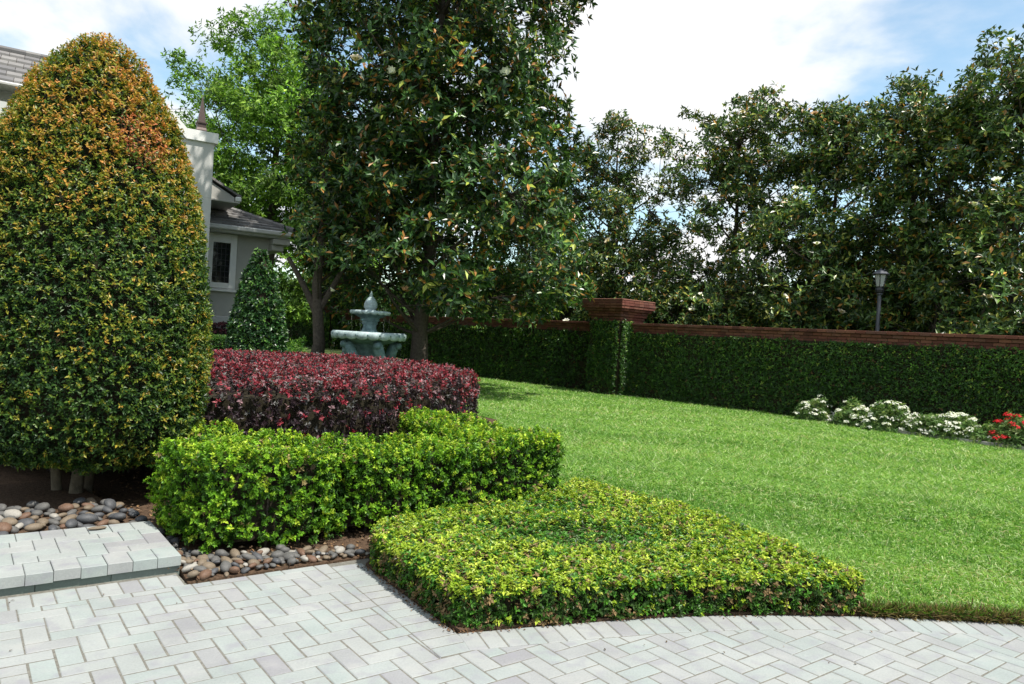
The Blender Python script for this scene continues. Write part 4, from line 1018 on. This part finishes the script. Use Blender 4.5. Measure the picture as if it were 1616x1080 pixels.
# ================================================================== LAMP POST
def lamp():
    root = empty('lamp_post', (9.08, 18.5, 0), label='grey lamp post with glass lantern behind the brick wall', cat='lamp')
    V, F = lathe([(.11, 0), (.11, .25), (.065, .3), (.052, .5), (.046, 3.02), (.07, 3.05), (.07, 3.08)], 14); mobj('post', np_mesh('post', V, F, M_LAMP, smooth=False), root)
    V, F = lathe([(.06, 3.08), (.10, 3.10), (.11, 3.16), (.09, 3.20), (.09, 3.24), (.0, 3.245)], 12); mobj('lantern_base', np_mesh('lantern_base', V, F, M_BLACK), root)
    head = empty('lantern', (0, 0, 0)); head.parent = root
    for k in range(6):
        a0, a1 = k*math.pi/3, (k+1)*math.pi/3
        def q(a, r_, z): return (math.cos(a)*r_, math.sin(a)*r_, z)
        Vp = np.array([q(a0, .095, 3.25), q(a1, .095, 3.25), q(a1, .150, 3.54), q(a0, .150, 3.54), q(a0, .089, 3.25), q(a1, .089, 3.25), q(a1, .144, 3.54), q(a0, .144, 3.54)])
        mobj('pane', np_mesh('pane', Vp, np.array([[0, 1, 2, 3], [7, 6, 5, 4], [0, 3, 7, 4], [1, 5, 6, 2], [0, 4, 5, 1], [3, 2, 6, 7]]), M_LGLASS), head)
        V, F = tube([q(a0, .097, 3.24), q(a0, .155, 3.555)], [.010, .010], 6); mobj('bar', np_mesh('bar', V, F, M_BLACK), head)
    V, F = lathe([(.155, 3.535), (.20, 3.545), (.20, 3.565), (.12, 3.63), (.05, 3.665), (.02, 3.67), (.022, 3.69), (.0, 3.715)], 12); mobj('lantern_roof', np_mesh('lantern_roof', V, F, M_LAMP), head)
lamp()

# ================================================================== FOUNTAIN
def fountain():
    root = empty('fountain', (-3.28, 17.0, .12), label='two tier blue grey stone fountain with scalloped basins and dripping water', cat='fountain')
    z0 = -.12
    def part(name, prof, m=M_FOUNT, n=48, mod=None, parent=root):
        V, F = lathe([(r_, z_+z0) for r_, z_ in prof], n, mod); return mobj(name, np_mesh(name, V, F, m, smooth=True), parent)
    part('plinth', [(.0, .0), (.62, .0), (.62, .12), (.55, .16), (.50, .22), (.46, .26), (.0, .262)])
    part('pedestal', [(.34, .262), (.30, .5), (.24, .75), (.24, .95), (.30, 1.05), (.36, 1.12)])
    NS = 20
    def scal(th_, i):
        c = np.abs(np.cos(th_*NS/2))**.7
        return (1+.035*c if i >= 2 else 1+0*c), (-.035*c if i in (4, 5) else 0*c)
    lb = part('lower_basin', [(.30, 1.10), (.52, 1.16), (.70, 1.24), (.765, 1.262), (.80, 1.27), (.815, 1.31), (.81, 1.36), (.785, 1.39), (.75, 1.385), (.72, 1.35), (.3, 1.34)], M_FOUNT, 160, scal)
    V, F = lathe([(.768, 1.255+z0), (.812, 1.268+z0), (.832, 1.31+z0), (.826, 1.362+z0), (.79, 1.396+z0), (.745, 1.392+z0)], 160, lambda t, i: (1+.03*np.abs(np.cos(t*NS/2))**.7, -.04*np.abs(np.cos(t*NS/2))**.7 if i < 2 else 0*t))
    mobj('rim', np_mesh('rim', V, F, M_FOUNTW, smooth=True), lb)
    for k in range(NS):
        a = (k+.5)*2*math.pi/NS; V, F = lathe([(.0, -.012), (.018, -.008), (.022, 0), (.016, .012), (0, .014)], 8)
        V = V[:, [2, 0, 1]]; ca, sa = math.cos(a), math.sin(a); V = V@np.array([[ca, sa, 0], [-sa, ca, 0], [0, 0, 1]])+[ca*.836, sa*.836, 1.325+z0]
        mobj('rosette', np_mesh('rosette', V, F, M_FOUNT, smooth=True), lb)
    part('water', [(.0, 1.372), (.40, 1.374), (.765, 1.372)], M_WATER, 48, None, lb)
    part('column', [(.20, 1.35), (.20, 1.40), (.165, 1.44), (.150, 1.50), (.150, 1.55), (.175, 1.58), (.19, 1.60), (.17, 1.62), (.21, 1.65), (.235, 1.67), (.20, 1.69), (.24, 1.72), (.3, 1.745)])
    def scal2(t, i): c = np.abs(np.cos(t*8))**.7; return (1+.03*c if i >= 2 else 1+0*c), (-.02*c if i in (3, 4) else 0*c)
    ub = part('upper_basin', [(.20, 1.70), (.30, 1.75), (.40, 1.80), (.43, 1.815), (.445, 1.845), (.43, 1.872), (.40, 1.868), (.2, 1.845)], M_FOUNT, 128, scal2)
    V, F = lathe([(.405, 1.806+z0), (.44, 1.815+z0), (.456, 1.845+z0), (.438, 1.878+z0), (.39, 1.874+z0)], 128, lambda t, i: (1+.03*np.abs(np.cos(t*8))**.7, -.022*np.abs(np.cos(t*8))**.7 if i < 2 else 0*t))
    mobj('rim', np_mesh('rim', V, F, M_FOUNTW, smooth=True), ub)
    part('water', [(.0, 1.862), (.40, 1.862)], M_WATER, 32, None, ub)
    fi = part('finial', [(.12, 1.85), (.125, 1.90), (.115, 1.92), (.142, 1.935), (.152, 1.97), (.150, 2.02), (.135, 2.08), (.102, 2.14), (.06, 2.19), (.032, 2.215), (.036, 2.235), (.038, 2.255), (.028, 2.28), (.012, 2.31), (.016, 2.325), (.0, 2.345)], M_FOUNTW, 40, lambda t, i: (1+(.03*np.cos(t*12+i*1.6) if 4 <= i <= 8 else 0*t), 0*t))
    # curling fish under the basin: tail up, round head, body sweeping down to the plinth
    for k in range(5):
        a = k*2*math.pi/5+rad(-62); ca, sa = math.cos(a), math.sin(a); ta = np.array([-sa, ca, 0]); ra = np.array([ca, sa, 0])
        pts = [ra*.64+[0, 0, 1.06], ra*.66+[0, 0, 1.13], ra*.60+ta*.02+[0, 0, 1.15], ra*.55+ta*.06+[0, 0, 1.02], ra*.50+ta*.12+[0, 0, .86], ra*.44+ta*.20+[0, 0, .72], ra*.40+ta*.28+[0, 0, .58], ra*.42+ta*.26+[0, 0, .42], ra*.5+ta*.16+[0, 0, .30]]
        V, F = tube(np.array(pts)+[0, 0, z0], [.02, .07, .10, .125, .13, .115, .10, .12, .13], 10); f = mobj('dolphin', np_mesh('dolphin', V, F, M_FOUNT, smooth=True), root)
        V, F = lathe([(0, -.085), (.05, -.07), (.08, -.03), (.088, .01), (.07, .055), (.03, .08), (0, .085)], 14)
        mobj('head', np_mesh('head', V+ra*.665+[0, 0, 1.10+z0], F, M_FOUNT, smooth=True), f)
        V, F = tube(np.array([ra*.56+ta*.1+[0, 0, .9], ra*.60+ta*.22+[0, 0, .80], ra*.55+ta*.30+[0, 0, .66]])+[0, 0, z0], [.05, .05, .015], 8); mobj('fin', np_mesh('fin', V, F, M_FOUNT, smooth=True), f)
    r = rng(160)
    for k in range(9):
        a = 2*math.pi*(k+.3)/9; p0 = np.array([math.cos(a)*.45, math.sin(a)*.45, 1.81]); t = np.linspace(0, 1, 7)[:, None]
        pts = p0+np.array([math.cos(a)*.06, math.sin(a)*.06, 0])*t*-.6+np.array([0, 0, -.43])*t**1.3+r.normal(0, .003, (7, 3))
        V, F = tube(pts+[0, 0, z0], r.uniform(.003, .007, 7), 6); mobj('water_jet', np_mesh('water_jet', V, F, M_WATER, smooth=True), root)
    for k in range(20):
        a = 2*math.pi*(k)/20; parts = []
        for q in range(6):
            p = np.array([math.cos(a)*.83, math.sin(a)*.83, 1.24-q*.13-r.uniform(0, .08)])+r.normal(0, .01, 3); l = r.uniform(.02, .08)
            parts.append(tube(np.array([p, p-[0, 0, l*.5], p-[0, 0, l]])+[0, 0, z0], [.002, .005, .002], 5))
        V, F, _ = join_parts(parts); mobj('water_drops', np_mesh('water_drops', V, F, M_WATER, smooth=True), root)
fountain()

# ================================================================== HOUSE
def house():
    HA = rad(57); e = np.array([math.sin(HA), math.cos(HA), 0])
    root = empty('house', (-8.31, 20.0, 0), math.atan2(e[1], e[0]), label='pale grey stucco house with grey tiled roofs, partly hidden by the tall topiary', cat='house')
    # local: x to the right along the front, y back into the house, z up
    def bx(name, m, *a, parent=root, c=None):
        V, F = box(*a) if c is None else cbox(*a, c); return mobj(name, np_mesh(name, V, F, m), parent)
    def poly(name, m, pts, faces, parent=root): return mobj(name, np_mesh(name, np.array(pts, float), [np.array([f]) for f in faces] if len({len(f) for f in faces}) > 1 else np.array(faces), m), parent)
    # gable wing wall with shoulder, built as an outline with thickness
    out = [(-9.5, .3), (0, .3), (0, 6.19), (-.72, 6.19), (-4.4, 10.6), (-9.5, 10.6)]
    V = np.array([(x, y, z) for y in (0, .35) for x, z in out]); n = len(out)
    F = [list(range(n)), list(range(2*n-1, n-1, -1))]; side = [[i, i+n, (i+1) % n+n, (i+1) % n] for i in range(n)]
    # left part of the wing is lower: the roof shows above it
    out = [(-9.5, .3), (0, .3), (0, 6.19), (-.72, 6.19), (-2.3, 7.75), (-3.3, 7.75), (-4.0, 6.3), (-9.5, 6.3)]
    V = np.array([(x, y, z) for y in (0, .35) for x, z in out]); n = len(out)
    wall = mobj('wall', np_mesh('wall', V, [np.array([list(range(n))]), np.array([list(range(2*n-1, n-1, -1))]), np.array([[i, i+n, (i+1) % n+n, (i+1) % n] for i in range(n)])], M_STUCCO), root)
    for z in (1.9, 3.3, 4.72): bx('control_joint', M_STUCCO2, -9.4, -.001, -.0015, .01, z, z+.012, parent=wall)
    bx('side_wall', M_STUCCO, -.35, -.002, .352, 1.8, .3, 6.1)
    # coping: kneeler, then the raking part
    def rake(x0, z0_, x1, z1_, th_=.27):
        pts = [(x0, -.07, z0_), (x1, -.07, z1_), (x1, -.07, z1_+th_), (x0, -.07, z0_+th_), (x0, .42, z0_), (x1, .42, z1_), (x1, .42, z1_+th_), (x0, .42, z0_+th_)]
        return poly('coping', M_TRIM, pts, [[0, 1, 2, 3], [7, 6, 5, 4], [0, 4, 5, 1], [3, 2, 6, 7], [1, 5, 6, 2], [0, 3, 7, 4]])
    rake(-.70, 6.192, .09, 6.192); rake(-2.32, 7.79, -.702, 6.192)
    # finial spires
    for (x, y, z) in ((-.32, .18, 6.46), (-5.05, .18, 6.5)):
        sp = empty('finial', (x, y, z)); sp.parent = root
        s = math.sqrt(2)
        for nm, pr in (('base', [(.17, 0), (.17, .05), (.14, .12), (.135, .22)]), ('collar', [(.135, .22), (.165, .235), (.165, .265), (.12, .275)]), ('spike', [(.12, .275), (.004, 1.0)])):
            V, F = lathe([(r_*1.12, zz) for r_, zz in pr], 4); R45 = rad(45); ca, sa = math.cos(R45), math.sin(R45)
            V = V@np.array([[ca, sa, 0], [-sa, ca, 0], [0, 0, 1]]); mobj(nm, np_mesh(nm, V, F, M_RUST), sp)
    # recessed wall with the window
    Y = 1.8
    w2 = bx('wall', M_STUCCO2, -.002, 2.05, Y, Y+.3, .3, 4.0)
    bx('side_wall', M_STUCCO2, 1.75, 2.047, Y+.302, 7.5, .3, 4.0)
    bx('plinth', M_STUCCO, -.003, 2.10, Y-.07, Y-.002, .3, 1.58, c=.02)
    bx('plinth', M_STUCCO, -.36, .14, -.11, -.002, .3, 1.55, c=.05)
    win = bx('window', M_TRIM, .26, 1.12, Y-.03, Y-.001, 2.38, 4.02, c=.006)
    for a in ((.28, .44, 2.40, 4.0), (.93, 1.10, 2.40, 4.0), (.442, .928, 3.74, 4.0), (.442, .928, 2.40, 2.56)):
        bx('frame', M_TRIM, a[0], a[1], Y-.10, Y-.032, a[2], a[3], parent=win, c=.008)
    bx('sill', M_TRIM, .24, 1.14, Y-.15, Y-.034, 2.30, 2.378, parent=win, c=.01)
    bx('pane', M_GLASSD, .445, .925, Y-.05, Y-.034, 2.563, 3.737, parent=win)
    for k in range(1, 4): bx('muntin', M_BLACK, .445+.48*k/4-.006, .445+.48*k/4+.006, Y-.058, Y-.0505, 2.565, 3.735, parent=win)
    for k in range(1, 7): bx('muntin', M_BLACK, .446, .924, Y-.064, Y-.0585, 2.563+1.174*k/7-.006, 2.563+1.174*k/7+.006, parent=win)
    # lower hipped roof: eave along the front at z 4.1, hip up to the left
    roof = empty('lower_roof'); roof.parent = root
    EZ, EY, EX = 4.22, 1.2, 2.62; pitch = .40
    bx('soffit', M_STUCCO2, .0, EX-.04, EY+.08, 7.4, 4.0, 4.03, parent=roof)
    bx('fascia', M_STUCCO, .0, EX-.06, EY+.05, EY+.078, 4.031, 4.20, parent=roof)
    bx('gutter', M_STUCCO, .0, EX, EY-.08, EY+.048, 4.07, 4.21, parent=roof, c=.03)
    bx('gutter', M_STUCCO, EX-.055, EX+.075, EY+.05, 7.4, 4.07, 4.21, parent=roof, c=.03)
    bx('eave_bracket', M_STUCCO2, 2.05, 2.55, EY+.10, 3.4, 3.82, 3.998, parent=roof, c=.02)
    bx('eave_bracket', M_STUCCO2, 2.06, 2.40, EY+.25, 3.3, 3.64, 3.818, parent=roof, c=.02)
    r = rng(170); ct = .30
    for cidx in range(7):                     # courses of flat tiles on the front slope
        y0, y1 = EY+cidx*ct*.93, EY+(cidx+1)*ct*.93+.03; xr = EX-cidx*ct*.93*1.0; x = -.1 if cidx < 2 else -.3
        x += .15*(cidx % 2)
        while x < xr:
            xe = min(x+.33, xr); za, zb = EZ+(y0-EY)*pitch+.06, EZ+(y1-EY)*pitch+.0
            if xe-x > .04:
                p = [(x+.003, y0, za-.055), (xe-.003, y0, za-.055), (xe-.003, y0, za), (x+.003, y0, za), (x+.003, y1, zb-.032), (xe-.003, y1, zb-.032), (xe-.003, y1, zb), (x+.003, y1, zb)]
                poly('roof_tile', M_ROOF, p, [[0, 1, 2, 3], [7, 6, 5, 4], [0, 4, 5, 1], [3, 2, 6, 7], [1, 5, 6, 2], [0, 3, 7, 4]], roof)
            x += .335
    for k in range(9):                        # hip tiles
        s0, s1 = k*.25, (k+1)*.25+.03
        a = np.array([EX-s0, EY+s0, EZ+s0*pitch+.05]); b = np.array([EX-s1, EY+s1, EZ+s1*pitch+.045])
        V, F = tube([a, b], [.10, .085], 8); V[:, 2] = np.maximum(V[:, 2], V[:, 2].min()+.02); mobj('hip_tile', np_mesh('hip_tile', V, F, M_ROOF), roof)
    # slope on the far side of the hip and roof body
    p = [(EX, EY, EZ), (EX, 7.4, EZ), (EX-2.3, 7.4, EZ+2.3*pitch), (EX-2.3, EY+2.3, EZ+2.3*pitch)]
    poly('roof_deck', M_ROOF, p, [[0, 1, 2, 3]], roof)
    p = [(-.3, EY+.02, EZ-.01), (EX-.02, EY+.02, EZ-.01), (EX-2.3, EY+2.3, EZ+2.3*pitch-.02), (-.3, EY+2.3, EZ+2.3*pitch-.02)]
    poly('roof_deck', M_MORTAR, p, [[0, 1, 2, 3]], roof)
    # little upper roof end beside the wing wall
    up = empty('upper_roof'); up.parent = root
    poly('gable_end', M_STUCCO2, [(.0, .9, 4.86), (.78, .9, 4.86), (.78, .9, 4.98), (.0, .9, 5.40), (.0, 3.2, 4.86), (.78, 3.2, 4.86), (.78, 3.2, 4.98), (.0, 3.2, 5.40)], [[0, 1, 2, 3], [7, 6, 5, 4], [0, 4, 5, 1], [3, 2, 6, 7], [1, 5, 6, 2], [0, 3, 7, 4]], up)
    bx('soffit', M_STUCCO2, .002, .92, .80, 3.3, 4.80, 4.855, parent=up, c=.01); bx('gutter', M_TRIM, .80, .95, .78, 3.3, 4.857, 4.99, parent=up, c=.02)
    for k in range(4):
        x0, x1 = .0+k*.235, .235+k*.235+.02; z = lambda x: 5.47-.52*x
        p = [(x0, .84, z(x0)-.0), (x1, .84, z(x1)), (x1, .84, z(x1)+.075), (x0, .84, z(x0)+.055), (x0, 3.2, z(x0)), (x1, 3.2, z(x1)), (x1, 3.2, z(x1)+.075), (x0, 3.2, z(x0)+.055)]
        poly('verge_tile', M_ROOF, p, [[0, 1, 2, 3], [7, 6, 5, 4], [0, 4, 5, 1], [3, 2, 6, 7], [1, 5, 6, 2], [0, 3, 7, 4]], up)
    # upper left roof seen over the topiary's shoulder
    ul = empty('main_roof'); ul.parent = root
    for cidx in range(6):
        ct2 = .36; y0, y1 = 1.0+cidx*ct2, 1.0+(cidx+1)*ct2+.04; pz = .62
        x = -9.3+.17*(cidx % 2)
        while x < -3.45:
            xe = min(x+.335, -3.4); za, zb = 7.02+(y0-1.0)*pz+.065, 7.02+(y1-1.0)*pz
            p = [(x+.003, y0, za-.06), (xe-.003, y0, za-.06), (xe-.003, y0, za), (x+.003, y0, za), (x+.003, y1, zb-.035), (xe-.003, y1, zb-.035), (xe-.003, y1, zb), (x+.003, y1, zb)]
            poly('roof_tile', M_ROOF, p, [[0, 1, 2, 3], [7, 6, 5, 4], [0, 4, 5, 1], [3, 2, 6, 7], [1, 5, 6, 2], [0, 3, 7, 4]], ul)
            x += .34
    bx('gutter', M_STUCCO, -9.3, -3.3, .86, 1.0, 6.84, 7.0, parent=ul, c=.03); bx('soffit', M_STUCCO2, -9.3, -3.3, .36, 1.02, 6.80, 6.838, parent=ul)
    p = [(-9.3, 1.02, 6.99), (-3.4, 1.02, 6.99), (-3.4, 3.2, 8.33), (-9.3, 3.2, 8.33), (-9.3, 5.5, 6.99), (-3.4, 5.5, 6.99)]
    poly('roof_deck', M_MORTAR, p, [[0, 1, 2, 3], [3, 2, 5, 4]], ul); 
    bx('upper_wall', M_STUCCO2, -9.3, -3.5, 1.3, 5.0, 6.2, 7.0, parent=ul)
    for k in range(18):
        V, F = tube([(-9.3+k*.33, 3.18, 8.40), (-9.3+k*.33+.34, 3.18, 8.405)], [.10, .095], 8); mobj('ridge_tile', np_mesh('ridge_tile', V, F, M_ROOF), ul)
    # small dark spike lamp beside the plinth
    V, F = lathe([(.05, 0), (.05, .04), (.02, .06), (.02, .18), (.06, .2), (.05, .27), (.01, .33), (0, .35)], 8); mobj('spike_lamp', np_mesh('spike_lamp', V, F, M_BLACK), root, loc=(.42, Y-.35, 1.2))
house()
